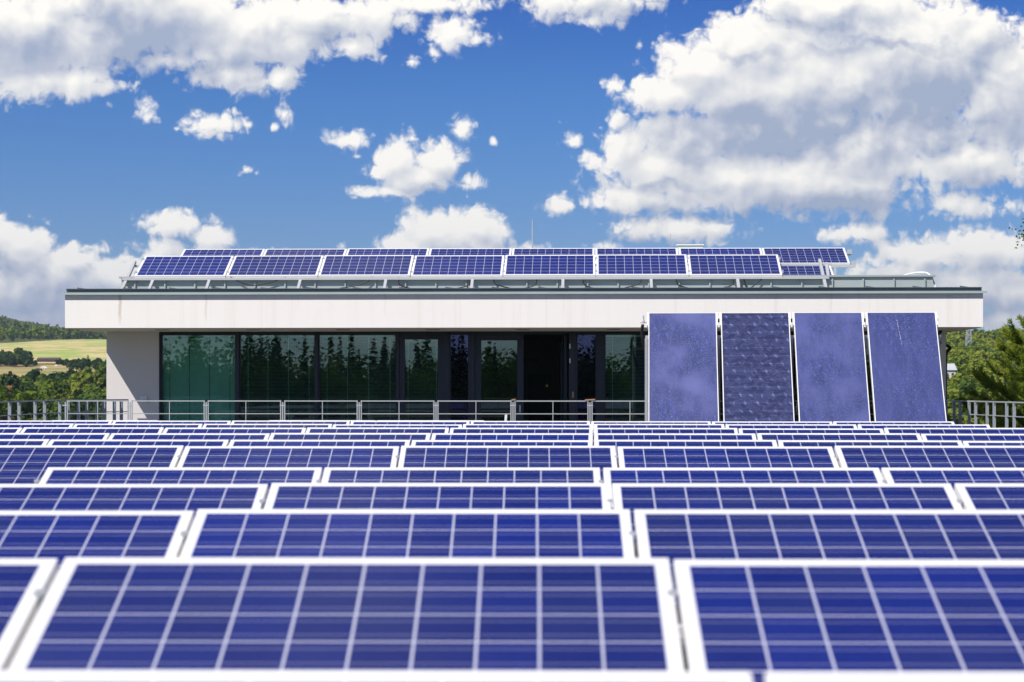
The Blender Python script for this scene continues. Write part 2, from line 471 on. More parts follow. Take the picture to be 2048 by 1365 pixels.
def mat_collector(name, kind, seed, sheen_amt=.7):
    m, t, b = new_mat(name)
    tc0 = t.node('ShaderNodeTexCoord').outputs['Object']
    x, y, z = t.sep(tc0)
    tc = t.v('ADD', tc0, (seed * 3.7, seed * 1.9, 0))
    if kind == 'frost':
        # prismatic solar glass over a blue absorber: sheen patches and sparkle painted into the colour, rows of dimples
        big = t.noise(tc, 1.3, 4, .5)
        streak = t.noise(t.v('MULTIPLY', tc, (9, 1.6, 1)), 1.0, 4, .6)
        row = t.m('FLOOR', t.m('MULTIPLY', y, 6.6))
        gx = t.m('ADD', t.m('MULTIPLY', x, 6.8), t.m('MULTIPLY', row, .37))
        a = t.m('ABSOLUTE', t.m('SUBTRACT', t.m('FRACT', gx), .5))
        bb = t.m('ABSOLUTE', t.m('SUBTRACT', t.m('FRACT', t.m('MULTIPLY', y, 6.6)), .5))
        dimple = t.ss(t.m('ADD', t.m('POWER', t.m('MULTIPLY', a, 5.2), 2.0), t.m('POWER', t.m('MULTIPLY', bb, 2.1), 2.0)), 1.0, .0)
        dimple = t.m('MULTIPLY', dimple, t.ss(t.noise(tc, 2.3, 3, .5), .42, .66))
        c = t.mix(t.ss(streak, .3, .75), (.027, .038, .142), (.046, .060, .195))
        c = t.mix(t.m('MULTIPLY', t.ss(big, .36, .68), sheen_amt), c, (.115, .13, .31))
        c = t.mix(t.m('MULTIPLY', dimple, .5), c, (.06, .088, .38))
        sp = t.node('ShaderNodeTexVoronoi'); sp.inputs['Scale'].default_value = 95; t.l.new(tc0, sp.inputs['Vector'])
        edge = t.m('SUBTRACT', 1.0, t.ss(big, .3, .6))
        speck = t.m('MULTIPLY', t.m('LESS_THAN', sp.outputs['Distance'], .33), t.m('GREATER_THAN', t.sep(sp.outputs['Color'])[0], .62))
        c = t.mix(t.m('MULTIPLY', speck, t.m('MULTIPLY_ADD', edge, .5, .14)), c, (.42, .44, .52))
        t.l.new(c, b.inputs['Base Color'])
        b.inputs['Roughness'].default_value = .42
        b.inputs['Specular IOR Level'].default_value = .35
        bp = t.node('ShaderNodeBump'); bp.inputs['Strength'].default_value = .25; bp.inputs['Distance'].default_value = .01
        t.l.new(t.noise(tc, 90, 3, .6), bp.inputs['Height']); t.l.new(bp.outputs[0], b.inputs['Normal'])
    else:
        # clear glass over a buckled absorber with rows of dents, their glints painted into the colour
        rows = 6.4
        row = t.m('FLOOR', t.m('MULTIPLY', y, rows))
        wob = t.m('MULTIPLY', t.m('SUBTRACT', t.noise(tc, 4.0, 2, .5), .5), .85)
        gx = t.m('ADD', t.m('ADD', t.m('MULTIPLY', x, 5.6), t.m('MULTIPLY', row, .5)), wob)
        fx = t.m('SUBTRACT', t.m('FRACT', gx), .5); fy = t.m('SUBTRACT', t.m('FRACT', t.m('ADD', t.m('MULTIPLY', y, rows), t.m('MULTIPLY', wob, .4))), .5)
        a = t.m('ABSOLUTE', t.m('MULTIPLY_ADD', fy, .35, fx)); bb = t.m('ABSOLUTE', fy)
        dent = t.m('MULTIPLY', t.ss(t.m('ADD', t.m('MULTIPLY', a, 2.6), t.m('MULTIPLY', bb, 1.3)), .62, .0), t.lin(t.noise(t.v('ADD', tc, (3.1, 9.2, 0)), 5.5, 2, .5), .36, .62, .35, 1.1))
        wave = t.noise(t.v('MULTIPLY', tc, (5, 9, 1)), 1.0, 3, .5, 1.2)
        h = t.m('ADD', t.m('MULTIPLY', dent, .8), t.m('MULTIPLY', wave, .8))
        seam = t.m('LESS_THAN', t.m('ABSOLUTE', fy), .025)
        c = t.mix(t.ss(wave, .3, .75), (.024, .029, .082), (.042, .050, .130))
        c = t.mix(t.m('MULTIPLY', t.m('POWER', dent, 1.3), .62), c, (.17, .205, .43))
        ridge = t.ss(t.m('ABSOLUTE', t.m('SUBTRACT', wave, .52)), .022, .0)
        c = t.mix(t.m('MULTIPLY', ridge, .22), c, (.24, .26, .42))  # wavy reflection lines painted as lighter colour
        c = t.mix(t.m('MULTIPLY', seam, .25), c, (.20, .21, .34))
        t.l.new(c, b.inputs['Base Color'])
        b.inputs['Roughness'].default_value = .3
        b.inputs['Specular IOR Level'].default_value = .4
        bp = t.node('ShaderNodeBump'); bp.inputs['Strength'].default_value = .22; bp.inputs['Distance'].default_value = .02
        t.l.new(h, bp.inputs['Height']); t.l.new(bp.outputs[0], b.inputs['Normal'])
    return m

def mat_leaf(name, ramp_cols, thru=.33):
    m = bpy.data.materials.new(name); m.use_nodes = True
    t = NT(m.node_tree); t.n.clear()
    out = t.node('ShaderNodeOutputMaterial')
    at_ = t.node('ShaderNodeAttribute'); at_.attribute_name = 'tint'
    tint = at_.outputs['Fac']
    isl = t.node('ShaderNodeNewGeometry').outputs['Random Per Island']
    f = t.m('ADD', tint, t.m('MULTIPLY', t.m('SUBTRACT', isl, .5), .30), clamp=True)
    c = t.ramp(f, ramp_cols)
    di = t.node('ShaderNodeBsdfDiffuse'); tl = t.node('ShaderNodeBsdfTranslucent')
    t.l.new(c, di.inputs[0])
    t.l.new(t.mix(1.0, c, (1.15, 1.1, .55), 'MULTIPLY'), tl.inputs[0])
    mx = t.node('ShaderNodeMixShader'); mx.inputs[0].default_value = thru
    t.l.new(di.outputs[0], mx.inputs[1]); t.l.new(tl.outputs[0], mx.inputs[2]); t.l.new(mx.outputs[0], out.inputs[0])
    return m
M['leaf'] = mat_leaf('broadleaf_foliage', [(0.0, (.022, .050, .022)), (.35, (.060, .112, .026)), (.65, (.125, .185, .024)), (1.0, (.24, .28, .040))])
M['needle'] = mat_leaf('pine_needles', [(0.0, (.07, .14, .022)), (.5, (.20, .29, .034)), (1.0, (.40, .45, .09))], .5)
M['bark'] = plain('bark', (.13, .085, .05), .9, 0, .4, 12, .6, 25)

# ------------------------------------------------------------------ ground: one sheet to the horizon
def prof(r, pts):
    return np.interp(r, [p[0] for p in pts], [p[1] for p in pts])
LEFT = [(0,-9),(100,-10),(200,-9.2),(300,-7),(450,-1.5),(520,1.4),(560,3.2),(760,8.6),(800,10.3),(1300,30.5),(1400,33),(2100,46),(2500,40),(3600,60),(5000,118),(7000,90),(12000,60)]
RIGHT = [(0,-9),(120,-10),(200,-7.5),(350,-1.2),(500,4.2),(650,10.5),(800,16.8),(900,17),(1100,8),(2500,20),(5000,60),(12000,60)]
BACK = [(0,-9),(60,-10),(200,-9),(600,-7),(2000,-2),(6000,0),(12000,0)]
def hnoise(x, y):
    return (np.sin(x * .011 + 1.3) * np.cos(y * .013 + .7) + .5 * np.sin(x * .031 + y * .023))
def ground(x, y):
    x = np.asarray(x, float); y = np.asarray(y, float)
    r = np.hypot(x, y); az = np.degrees(np.arctan2(x, y))
    wr = np.clip((az + 4) / 8, 0, 1); wr = wr * wr * (3 - 2 * wr)
    z = prof(r, LEFT) * (1 - wr) + prof(r, RIGHT) * wr
    # left ridge climbs outward
    bump = np.interp(az, [-40, -17, -14.0, -13.0, -12.1, -11, -6], [24, 23, 17, 10, 2.5, 0, 0])
    z = z + bump * np.exp(-((r - 2100) / 420.0) ** 2)
    wb = np.clip((np.abs(az) - 60) / 40, 0, 1); wb = wb * wb * (3 - 2 * wb)
    z = z * (1 - wb) + prof(r, BACK) * wb
    return z + hnoise(x, y) * np.clip((r - 80) / 900, 0, 1) * np.where(r > 1350, 2.0, .5)

def mat_terrain():
    m, t, b = new_mat('meadow_ground')
    tc = t.node('ShaderNodeTexCoord').outputs['Object']
    n = t.noise(tc, .02, 6, .6); n2 = t.noise(tc, .25, 5, .65)
    c = t.mix(n, (.085, .115, .035), (.20, .18, .075))
    c = t.mix(t.m('MULTIPLY', n2, .5), c, (.06, .085, .025))
    t.l.new(c, b.inputs['Base Color']); b.inputs['Roughness'].default_value = 1; b.inputs['Specular IOR Level'].default_value = .1
    return m
M['terrain'] = mat_terrain()
def mat_field(name, ca, cb, cc, stripes):
    m, t, b = new_mat(name)
    tc = t.node('ShaderNodeTexCoord').outputs['Object']
    sk = t.node('ShaderNodeMapping'); t.l.new(tc, sk.inputs[0]); sk.inputs['Rotation'].default_value = (0, 0, R(-17))
    st = t.v('MULTIPLY', sk.outputs[0], stripes)
    n = t.noise(st, 1.0, 6, .62, .4)
    n2 = t.noise(tc, .12, 5, .6)
    c = t.mix(t.ss(n, .44, .55), ca, cb)
    c = t.mix(t.m('MULTIPLY', t.ss(n2, .4, .7), .5), c, cc)
    t.l.new(c, b.inputs['Base Color']); b.inputs['Roughness'].default_value = 1; b.inputs['Specular IOR Level'].default_value = .1
    return m
M['stubble'] = mat_field('stubble_field', (.66, .50, .24), (.28, .42, .07), (.66, .52, .28), (.045, .007, 1))
M['pasture'] = mat_field('dry_pasture', (.46, .35, .15), (.28, .27, .085), (.50, .38, .19), (.02, .012, 1))

def polar_sheet(name, azs, rs, mat, lift=0.0, kind='structure'):
    A, RR = np.meshgrid(np.radians(azs), rs, indexing='ij')
    X = RR * np.sin(A); Y = RR * np.cos(A); Z = ground(X, Y) + lift
    na, nr = A.shape
    V = np.stack([X, Y, Z], -1).reshape(-1, 3)
    i = np.arange(na - 1)[:, None] * nr + np.arange(nr - 1)[None]
    Fq = np.stack([i, i + nr, i + nr + 1, i + 1], -1).reshape(-1, 4)
    me = bpy.data.meshes.new(name)
    me.from_pydata(V.tolist(), [], Fq[:, ::-1].tolist())
    me.materials.append(mat); me.polygons.foreach_set('use_smooth', [True] * len(me.polygons)); me.update()
    o = link(name, me)
    if kind: o['kind'] = kind
    return o
polar_sheet('terrain', np.concatenate([np.linspace(-180, -26, 50), np.linspace(-25, 25, 101), np.linspace(26, 180, 50)]),
            np.concatenate([[0.5], np.linspace(20, 1000, 60), np.geomspace(1040, 7000, 50)]), M['terrain'])
# the two open fields on the left
def field_sheet(name, mat, near, far, azs):
    rows = []
    na, nr = len(azs), 26
    V = []
    for a in azs:
        for k in range(nr):
            t = k / (nr - 1); r = near(a) * (1 - t) + far(a) * t
            x, y = r * math.sin(R(a)), r * math.cos(R(a))
            V.append((x, y, float(ground(x, y)) + .25))
    Fq = [(i*nr+k+1, i*nr+k+nr+1, i*nr+k+nr, i*nr+k) for i in range(na-1) for k in range(nr-1)]
    me = bpy.data.meshes.new(name); me.from_pydata(V, [], Fq); me.materials.append(mat)
    me.polygons.foreach_set('use_smooth', [True] * len(me.polygons)); me.update()
    o = link(name, me); o['kind'] = 'structure'
    return o
field_sheet('stubble_field', M['stubble'], lambda a: 790, lambda a: float(np.interp(a, [-24, -14, -11, -4], [960, 1150, 1330, 1330])), np.linspace(-24, -4, 60))
field_sheet('pasture', M['pasture'], lambda a: 455, lambda a: 775, np.linspace(-24, -4, 60))

# ------------------------------------------------------------------ terrace and the lower building that carries it
deck = MB()
deck.box(-10.5, 9.6, -14, 62, -.35, 0)
deckbase = single('roof_deck', None, None, deck, M['deck'], (0, 24, 0), PB, kind='structure')
blk = MB(); blk.box(-10.3, 9.4, -13.8, 61.8, -12, -.35)
single('lower_building', 'lower storeys carrying the solar roof terrace', 'building', blk, M['pier'], (0, 24, -12), PB)

# ------------------------------------------------------------------ the roof house
BF, BW = 36.3, 38.4        # fascia plane and wall plane
base = (0.0, BW, 0.0)
house = Thing('roof_house', 'white flat roofed building with dark glass front behind the solar panel rows', 'building', base, PB)
zs0 = B(1048, BF, 655.5).z; zs1 = B(1048, BF, 587.5).z
xl, xr = B(130, BF).x, B(1966, BF).x
mb = MB(); mb.box(xl, xr, BF, 50.5, zs0, zs1)
slab = house.part('roof_slab', mb, M['plaster'])
mb = MB()   # painted soffit sheet
mb.box(xl + .03, xr - .03, BF + .06, BW - .01, zs0 - .012, zs0 - .004)
soffit = house.part('soffit', mb, M['soffit'], slab)
for px in (145, 325, 507, 686, 866, 1045, 1227, 1408, 1590, 1772):  # recessed soffit lights, built as plain dark slots that give no light
    c = B(px, BF + .75)
    mb = MB(); mb.box(c.x - .12, c.x + .12, c.y - .05, c.y + .05, zs0 - .02, zs0 - .0125)
    house.part('soffit_light', mb, M['black'], slab)
# flashing and gutter along the front edge
mb = MB()
mb.box(xl - .06, xr + .06, BF - .075, BF + .5, zs1 + .004, zs1 + .028)
mb.box(xl - .05, xr + .05, BF - .075, BF - .067, zs1 - .012, zs1 + .004)
house.part('drip_edge', mb, M['zinc'])
mb = MB()
mb.box(xl + .02, xr - .02, BF + .02, BF + .035, zs1 + .03, zs1 + .098)
mb.box(xl + .02, xr - .02, BF - .02, BF + .018, zs1 + .088, zs1 + .1)
for k in range(20):
    x = xl + .3 + k * (xr - xl - .6) / 19
    mb.add([(x - .09, BF + .04, zs1 + .1), (x + .09, BF + .04, zs1 + .1), (x - .09, BF + .04, zs1 + .125), (x - .09, BF + .09, zs1 + .1), (x + .09, BF + .09, zs1 + .1), (x - .09, BF + .09, zs1 + .125)],
           [(0, 1, 2), (5, 4, 3), (0, 3, 4, 1), (1, 4, 5, 2), (2, 5, 3, 0)])
house.part('gutter_rail', mb, M['zincdark'])
# metal-clad upstand of the raised roof
BU = 36.86
ux0, ux1 = B(243, BU).x, B(1866, BU).x
uz = B(1048, BU, 556).z
mb = MB(); mb.box(ux0, ux1, BU, 49.5, zs1, uz)
n = 27
for k in range(n):
    x = ux0 + .25 + k * (ux1 - ux0 - .4) / (n - 1)
    mb.box(x - .012, x + .012, BU - .035, BU - .001, zs1 + .03, uz - .03)
ups = house.part('roof_upstand', mb, M['cladding'])
mb = MB(); mb.box(ux0 - .04, ux1 + .04, BU - .045, 49.6, uz + .003, uz + .035)
house.part('coping', mb, M['cladding'], ups)

# piers and back walls
px_l0, px_l1 = B(213, BW).x, B(318, BW).x
px_r0, px_r1 = B(1868, BW).x, B(1892, BW).x
zg = zs0 - .013
mb = MB(); mb.box(px_l0, px_l1, BW, 49.8, 0.0, zg); house.part('wall', mb, M['pier'])
mb = MB(); mb.box(px_r0, px_r1, BW, 49.8, 0.0, zg); house.part('wall', mb, M['pier'])
mb = MB(); mb.box(px_l1, px_r0, 49.5, 49.8, 0.0, zg); house.part('wall', mb, M['pier'])
# room inside
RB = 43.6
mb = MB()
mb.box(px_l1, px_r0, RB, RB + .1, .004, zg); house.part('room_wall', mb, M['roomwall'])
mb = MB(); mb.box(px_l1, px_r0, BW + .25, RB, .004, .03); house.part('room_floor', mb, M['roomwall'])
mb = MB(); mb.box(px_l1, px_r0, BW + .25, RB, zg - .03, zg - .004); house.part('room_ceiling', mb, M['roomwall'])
mb = MB()
d0, d1 = B(1056, RB).x, B(1101, RB).x
mb.box(d0, d1, RB - .06, RB - .003, .03, B(1078, RB, 748).z)
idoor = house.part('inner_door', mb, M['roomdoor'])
mb = MB(); hp = B(1094, RB, 772); mb.box(hp.x - .02, hp.x + .02, RB - .12, RB - .062, hp.z - .02, hp.z + .02)
house.part('door_handle', mb, M['brass'], idoor)
mb = MB(); s0, s1 = B(1046, RB, 716), B(1077, RB, 726); mb.box(s0.x, s1.x, RB - .05, RB - .002, s1.z, s0.z)
house.part('dark_wall_plate', mb, M['black'])

# glazed front: header, sill, mullions, panes, doors
zh = B(1048, BW, 668).z
mb = MB(); mb.box(px_l1, px_r0, BW + .02, BW + .2, zh, zg); house.part('header', mb, M['frame'])
mb = MB(); mb.box(px_l1, px_r0, BW + .02, BW + .2, .0, .09); house.part('sill', mb, M['frame'])
def post(p0, p1, y0=BW - .01, y1=BW + .16):
    m_ = MB(); m_.box(B(p0, BW).x, B(p1, BW).x, y0, y1, .092, zh - .002)
    house.part('mullion', m_, M['frame'])
def window(p0, p1, glass='glass', inset=.06, fr=0.0, top=None, depth=.06, name='window'):
    x0, x1 = B(p0, BW).x, B(p1, BW).x
    zt = zh - .003 if top is None else top
    f = MB()
    w_ = max(fr, .018)
    y0, y1 = BW + inset - .02, BW + inset + depth
    f.box(x0, x0 + w_, y0, y1, .093, zt); f.box(x1 - w_, x1, y0, y1, .093, zt)
    f.box(x0 + w_, x1 - w_, y0, y1, zt - w_, zt); f.box(x0 + w_, x1 - w_, y0, y1, .093, .093 + w_)
    o = house.part(name, f, M['frame'])
    g_ = MB(); g_.box(x0 + w_, x1 - w_, BW + inset + .012, BW + inset + .018, .093 + w_, zt - w_)
    house.part('pane', g_, M[glass], o)
    return o
post(318.5, 321)
window(321.3, 471)
post(471.3, 478)
window(478.3, 630)
post(630.3, 636)
window(636.3, 793)
post(793.3, 798)
window(798.3, 886, fr=.10, name='glazed_door')
post(886.3, 899)
window(899.3, 938, 'blueglass', .03)
post(938.3, 949)
dl = window(949.3, 1047, fr=.12, name='glazed_door')
mb = MB(); c = B(1040, BW, 818); mb.box(c.x - .015, c.x + .015, BW - .03, BW + .035, c.z - .07, c.z + .07); house.part('door_handle', mb, M['steel'], dl)
post(1138, 1153)
# open leaf, swung into the room, hinged on the right post
hx = B(1137, BW).x
m_ = MB()
ang = R(84)
def sw(a, t_, z):
    return (hx - .03 - math.cos(ang) * a - math.sin(ang) * t_, BW + .2 + math.sin(ang) * a - math.cos(ang) * t_, z)
def swbox(mb_, a0, a1, t0, t1, z0, z1):
    vs_ = [sw(a0,t0,z0), sw(a1,t0,z0), sw(a1,t1,z0), sw(a0,t1,z0), sw(a0,t0,z1), sw(a1,t0,z1), sw(a1,t1,z1), sw(a0,t1,z1)]
    mb_.add(vs_, [(0,3,2,1),(4,5,6,7),(0,1,5,4),(1,2,6,5),(2,3,7,6),(3,0,4,7)])
LW = .84
swbox(m_, 0, .12, 0, .06, .1, zh - .02); swbox(m_, LW - .12, LW, 0, .06, .1, zh - .02)
swbox(m_, .12, LW - .12, 0, .06, .1, .24); swbox(m_, .12, LW - .12, 0, .06, zh - .14, zh - .02)
od = house.part('open_door', m_, M['frame'])
m_ = MB(); swbox(m_, .12, LW - .12, .025, .031, .24, zh - .14); house.part('pane', m_, M['glass'], od)
for py in (693, 722):
    c = B(1140, BW, py); mb = MB(); mb.box(c.x - .012, c.x + .012, BW - .03, BW - .011, c.z - .045, c.z + .045); house.part('hinge', mb, M['alu'], od)
c = B(1146, BW, 790); mb = MB(); mb.box(c.x - .02, c.x + .02, BW - .02, BW - .011, c.z - .055, c.z + .055); house.part('lock_plate', mb, M['wood'], od)
window(1153.3, 1193, 'blueglass', .03)
post(1193.3, 1209)
window(1209.3, 1365)
post(1365.3, 1372)
window(1372.3, 1527)
post(1527.3, 1534)
window(1534.3, 1690)
post(1690.3, 1697)
window(1697.3, 1862)
post(1862.3, 1867)
# rain pipe at the right end, bending from the soffit back to the wall
q0 = B(1925, BF + 1.6); wx = px_r1 + .05
path = [(xr - .45, BF + 1.7, zs0 - .01), (xr - .47, BF + 1.72, zs0 - .06), (xr - .62, BF + 1.8, zs0 - .16), (wx + .06, BW + .3, zs0 - .30), (wx + .015, BW + .33, zs0 - .42), (wx, BW + .35, zs0 - .7), (wx, BW + .35, .0)]
def curve(pts, sub=6):
    """Catmull-Rom through pts"""
    P = [Vector(p) for p in pts]
    outp = []
    for i in range(len(P) - 1):
        a, b_, c_, d_ = P[max(i-1, 0)], P[i], P[i+1], P[min(i+2, len(P)-1)]
        for k in range(sub):
            t = k / sub
            outp.append(.5 * ((2*b_) + (c_-a)*t + (2*a-5*b_+4*c_-d_)*t*t + (3*b_-a-3*c_+d_)*t**3))
    outp.append(P[-1])
    return outp
mb = MB(); mb.tube(curve(path), .032, 10); house.part('rain_pipe', mb, M['black'], smooth=True)
# venetian blinds behind the panes
def blind(p0, p1, label, closed, dy=.16, top=None):
    x0, x1 = B(p0, BW).x + .02, B(p1, BW).x - .02
    zt = (zh - .02) if top is None else top
    z0 = .12
    th = Thing('venetian_blind', label, 'blind', ((x0 + x1) / 2, BW + dy, z0), PB, 'venetian blinds behind the glass front')
    mb_ = MB(); nsl = int((zt - z0 - .05) / .026)
    tilt = R(68 if closed else 12)
    hw = .0145
    for k in range(nsl):
        z = z0 + .03 + k * .026
        a, b_ = hw * math.cos(tilt), hw * math.sin(tilt)
        y = BW + dy
        mb_.add([(x0, y - a, z - b_), (x1, y - a, z - b_), (x1, y + a, z + b_), (x0, y + a, z + b_)], [(0, 1, 2, 3)])
    th.part('slats', mb_, M['slat'])
    mb_ = MB(); mb_.box(x0, x1, BW + dy - .02, BW + dy + .02, zt - .04, zt); th.part('head_rail', mb_, M['alu'])
    w_ = x1 - x0
    for fx in ((.09, .36, .64, .92) if w_ > 1 else (.12, .9)):
        mb_ = MB(); x = x0 + w_ * fx
        mb_.box(x - .004, x + .004, BW + dy - .0175, BW + dy - .0155, z0, zt - .04); th.part('cord', mb_, M['black' if closed else 'slat'])
blind(321.3, 471, 'closed pale venetian blind behind the leftmost pane beside the grey wall', True)
blind(478.3, 630, 'open venetian blind behind the second large pane from the left', False)
blind(636.3, 793, 'open venetian blind behind the third large pane, next to the glazed door', False)
blind(804, 881, 'narrow venetian blind behind the left glazed door', False, .16, zh - .1)
blind(1209.3, 1365, 'venetian blind behind the pane partly covered by the first thermal collector', False)

# small fixtures on and around the house
c = B(288.5, BW, 799)
th = Thing('wall_socket', 'small square pale socket box on the grey wall pier', 'socket', (c.x, BW, c.z), PB)
mb = MB(); mb.box(c.x - .055, c.x + .055, BW - .07, BW - .002, c.z - .055, c.z + .055); th.part('box', mb, M['whiteplastic'])
mb = MB(); mb.tube([(c.x, BW - .071, c.z), (c.x, BW - .08, c.z)], .03, 20); th.part('cover', mb, M['palegreen'])
def rod(px, ytop, Y, label, r):
    b0 = B(px, Y)
    zt = B(px, Y, ytop).z
    mb_ = MB(); mb_.tube([(b0.x, Y, uz + .03), (b0.x, Y, zt * .6 + uz * .4), (b0.x, Y, zt)], [r * 1.3, r, r * .7], 8)
    mb_.box(b0.x - .12, b0.x + .12, Y - .12, Y + .12, uz + .036, uz + .09)
    single('lightning_rod', label, 'lightning rod', mb_, M['steel'], (b0.x, Y, uz), PB, 'lightning rods on the roof')
rod(1065, 440, 43.5, 'tall grey lightning rod standing in the middle of the roof', .016)
rod(1341, 468, 46.0, 'fainter thin lightning rod left of the pale box on the roof', .006)
b0, b1 = B(1355, 43.0, 489), B(1406, 43.0, 489)
th = Thing('roof_box', 'pale green metal box peeking above the rear row of rooftop panels', 'box', ((b0.x + b1.x) / 2, 43.2, uz + .03), PB)
mb = MB(); mb.box(b0.x, b1.x, 43.0, 43.4, uz + .036, b0.z - .03); th.part('body', mb, M['palegreen'])
mb = MB(); mb.box(b0.x - .02, b1.x + .02, 42.98, 43.42, b0.z - .027, b0.z); th.part('lid', mb, M['whiteplastic'])
mb = MB()
pp = [B(1808, 37.3, 551), B(1832, 37.3, 546), B(1852, 37.2, 546), B(1862, 37.1, 553), B(1868, 36.95, 566), B(1871, 36.9, 577)]
mb.tube(curve([tuple(p) for p in pp]), .015, 10)
single('white_pipe', 'white plastic pipe bending over the right end of the roof upstand', 'pipe', mb, M['whiteplastic'], tuple(pp[-1]), PB, smooth=True)

# ------------------------------------------------------------------ photovoltaic modules
fm = MB(); t_ = .04; fw = .029
fm.box(0, PW, 0, fw, 0, t_); fm.box(0, PW, PH - fw, PH, 0, t_)
fm.box(0, fw, fw, PH - fw, 0, t_); fm.box(PW - fw, PW, fw, PH - fw, 0, t_)
FRAME_ME = fm.mesh('frame', M['alu'])
cm = MB(); cm.box(fw + .001, PW - fw - .001, fw + .001, PH - fw - .001, .030, .0385)
CELLS_ME = cm.mesh('cell_sheet', M['cells'])
jm = MB(); jm.box(PW / 2 - .06, PW / 2 + .06, PH - .16, PH - .05, .004, .0255)
JBOX_ME = jm.mesh('junction_box', M['black'])
clampm = MB(); clampm.box(-.0075, .0075, -.022, .022, .0, .040); clampm.box(-.014, .014, -.016, .016, .0405, .0435); clampm.tube([(0,0,.0437),(0,0,.048)], .006, 6)
CLAMP_ME = clampm.mesh('clamp', M['steel'])
NUM = ['first', 'second', 'third', 'fourth', 'fifth', 'sixth', 'seventh', 'eighth', 'ninth', 'tenth', 'eleventh', 'twelfth']
def panel(loc, tilt, psi, label, group):
    o = bpy.data.objects.new('solar_panel', None)
    COL.objects.link(o)
    o.location = loc; o.rotation_euler = (tilt, 0, psi); o.empty_display_size = .1
    tag(o, label, 'solar panel', group)
    link('frame', FRAME_ME, o); link('cell_sheet', CELLS_ME, o); link('junction_box', JBOX_ME, o)
    return o
def rack(name, label, loc, tilt, psi, spans, zfoot, group, ends=(True, True)):
    """aluminium rails under a row with a pair of legs at each joint; local x along the row, y up the slope.
    spans = list of (x0, x1) runs in row coordinates, loc = lower left reference point"""
    root = bpy.data.objects.new(name, None); COL.objects.link(root)
    root.location = (loc[0], loc[1], zfoot); root.rotation_euler = (0, 0, psi)
    tag(root, label, 'mounting rack', group)
    dz = loc[2] - zfoot
    ct, st = math.cos(tilt), math.sin(tilt)
    def up(x, s, n=0.0):
        return (x, s * ct - n * st, dz + s * st + n * ct)
    for x0, x1 in spans:
        for s in (.22, .77):
            m_ = MB(); m_.bar(up(x0 - .07, s, -.022), up(x1 + .07, s, -.022), .04, .036, (0, -st, ct))
            link('rail', m_.mesh('rail', M['alu']), root)
        k = int(round((x1 - x0) / PITCH))
        for i in range(k + 1):
            x = x0 + i * PITCH - .01
            m_ = MB(); m_.bar((x, .20 * ct, 0.0), up(x, .20, -.045), .04, .04, (1, 0, 0)); link('front_leg', m_.mesh('front_leg', M['alu']), root)
            m_ = MB(); m_.bar((x, .80 * ct, 0.0), up(x, .80, -.045), .04, .04, (1, 0, 0)); link('rear_leg', m_.mesh('rear_leg', M['alu']), root)
            m_ = MB(); m_.bar((x, .0, .02), (x, .95, .02), .06, .04, (0, 0, 1)); link('foot_beam', m_.mesh('foot_beam', M['steel']), root)
            for s in (.22, .77):
                c_ = link('clamp', CLAMP_ME, root); c_.location = up(x, s, 0.0); c_.rotation_euler = (tilt, 0, 0)
    return root

T20 = R(20)
PF = R(-.64)
# row: reference joint column, depth, top-edge row, turn, panel indices left/right of the joint, which of them fall outside the photo
ROWS = [
 (1515, 3.39, 1345, PF, -1, 1, 'nearest row at the very bottom'),
 (1342, 5.60, 1117, PF, -2, 1, 'second row from the front'),
 (1265, 7.83, 1021, PF, -2, 1, 'third row from the front'),
 (1221, 10.03, 967, PF, -2, 2, 'fourth row from the front'),
 (1203, 12.31, 935, PF, -2, 2, 'fifth row from the front'),
 (1233, 15.83, 892.5, PF, -3, 2, 'sixth row from the front'),
 (1187, 18.73, 880.5, PB, -4, 3, 'seventh row from the front'),
 (1187, 21.10, 867.3, PB, -4, 3, 'eighth row from the front'),
 (1187, 23.77, 856.0, PB, -5, 3, 'ninth row from the front'),
 (1187, 26.15, 848.6, PB, -5, 3, 'tenth row from the front'),
 (1181, 28.45, 842.6, PB, -5, 3, 'eleventh row from the front'),
]
def row_panels(ref, D, ytop, psi, k0, k1, text, tilt=T20, group=None, rack_label=None, zfoot=0.0, skip=()):
    p = at(ref, ytop, D)
    ex = Vector((math.cos(psi), math.sin(psi), 0)); ey = Vector((-math.sin(psi), math.cos(psi), 0))
    jit = random.Random(int(D * 100))
    low = p - ey * (PH * math.cos(tilt)) - Vector((0, 0, PH * math.sin(tilt))) + Vector((0, math.sin(tilt) * .04, -.04 * math.cos(tilt)))
    n_ = k1 - k0
    i = 0
    for k in range(k0, k1):
        if k in skip: continue
        x0 = k * PITCH + .01
        lbl = f"blue solar panel, {NUM[i]} from the left, {text}"
        panel(low + ex * (x0 + jit.uniform(-.002, .002)) + ey * jit.uniform(-.003, .003) + Vector((0, 0, jit.uniform(-.004, .003))), tilt + R(jit.uniform(-.22, .22)), psi + R(jit.uniform(-.08, .08)), lbl, group)
        i += 1
    return low
for ri, (ref, D, ytop, psi, k0, k1, text) in enumerate(ROWS):
    low = row_panels(ref, D, ytop, psi, k0, k1, text, group='solar panels in rows on the terrace')
    rack('mounting_rack', f"aluminium rack under the {text}" if ri else 'aluminium rack under the row cut off by the bottom of the photo', low, T20, psi, [(k0 * PITCH, k1 * PITCH)], 0.0, 'racks under the terrace rows')
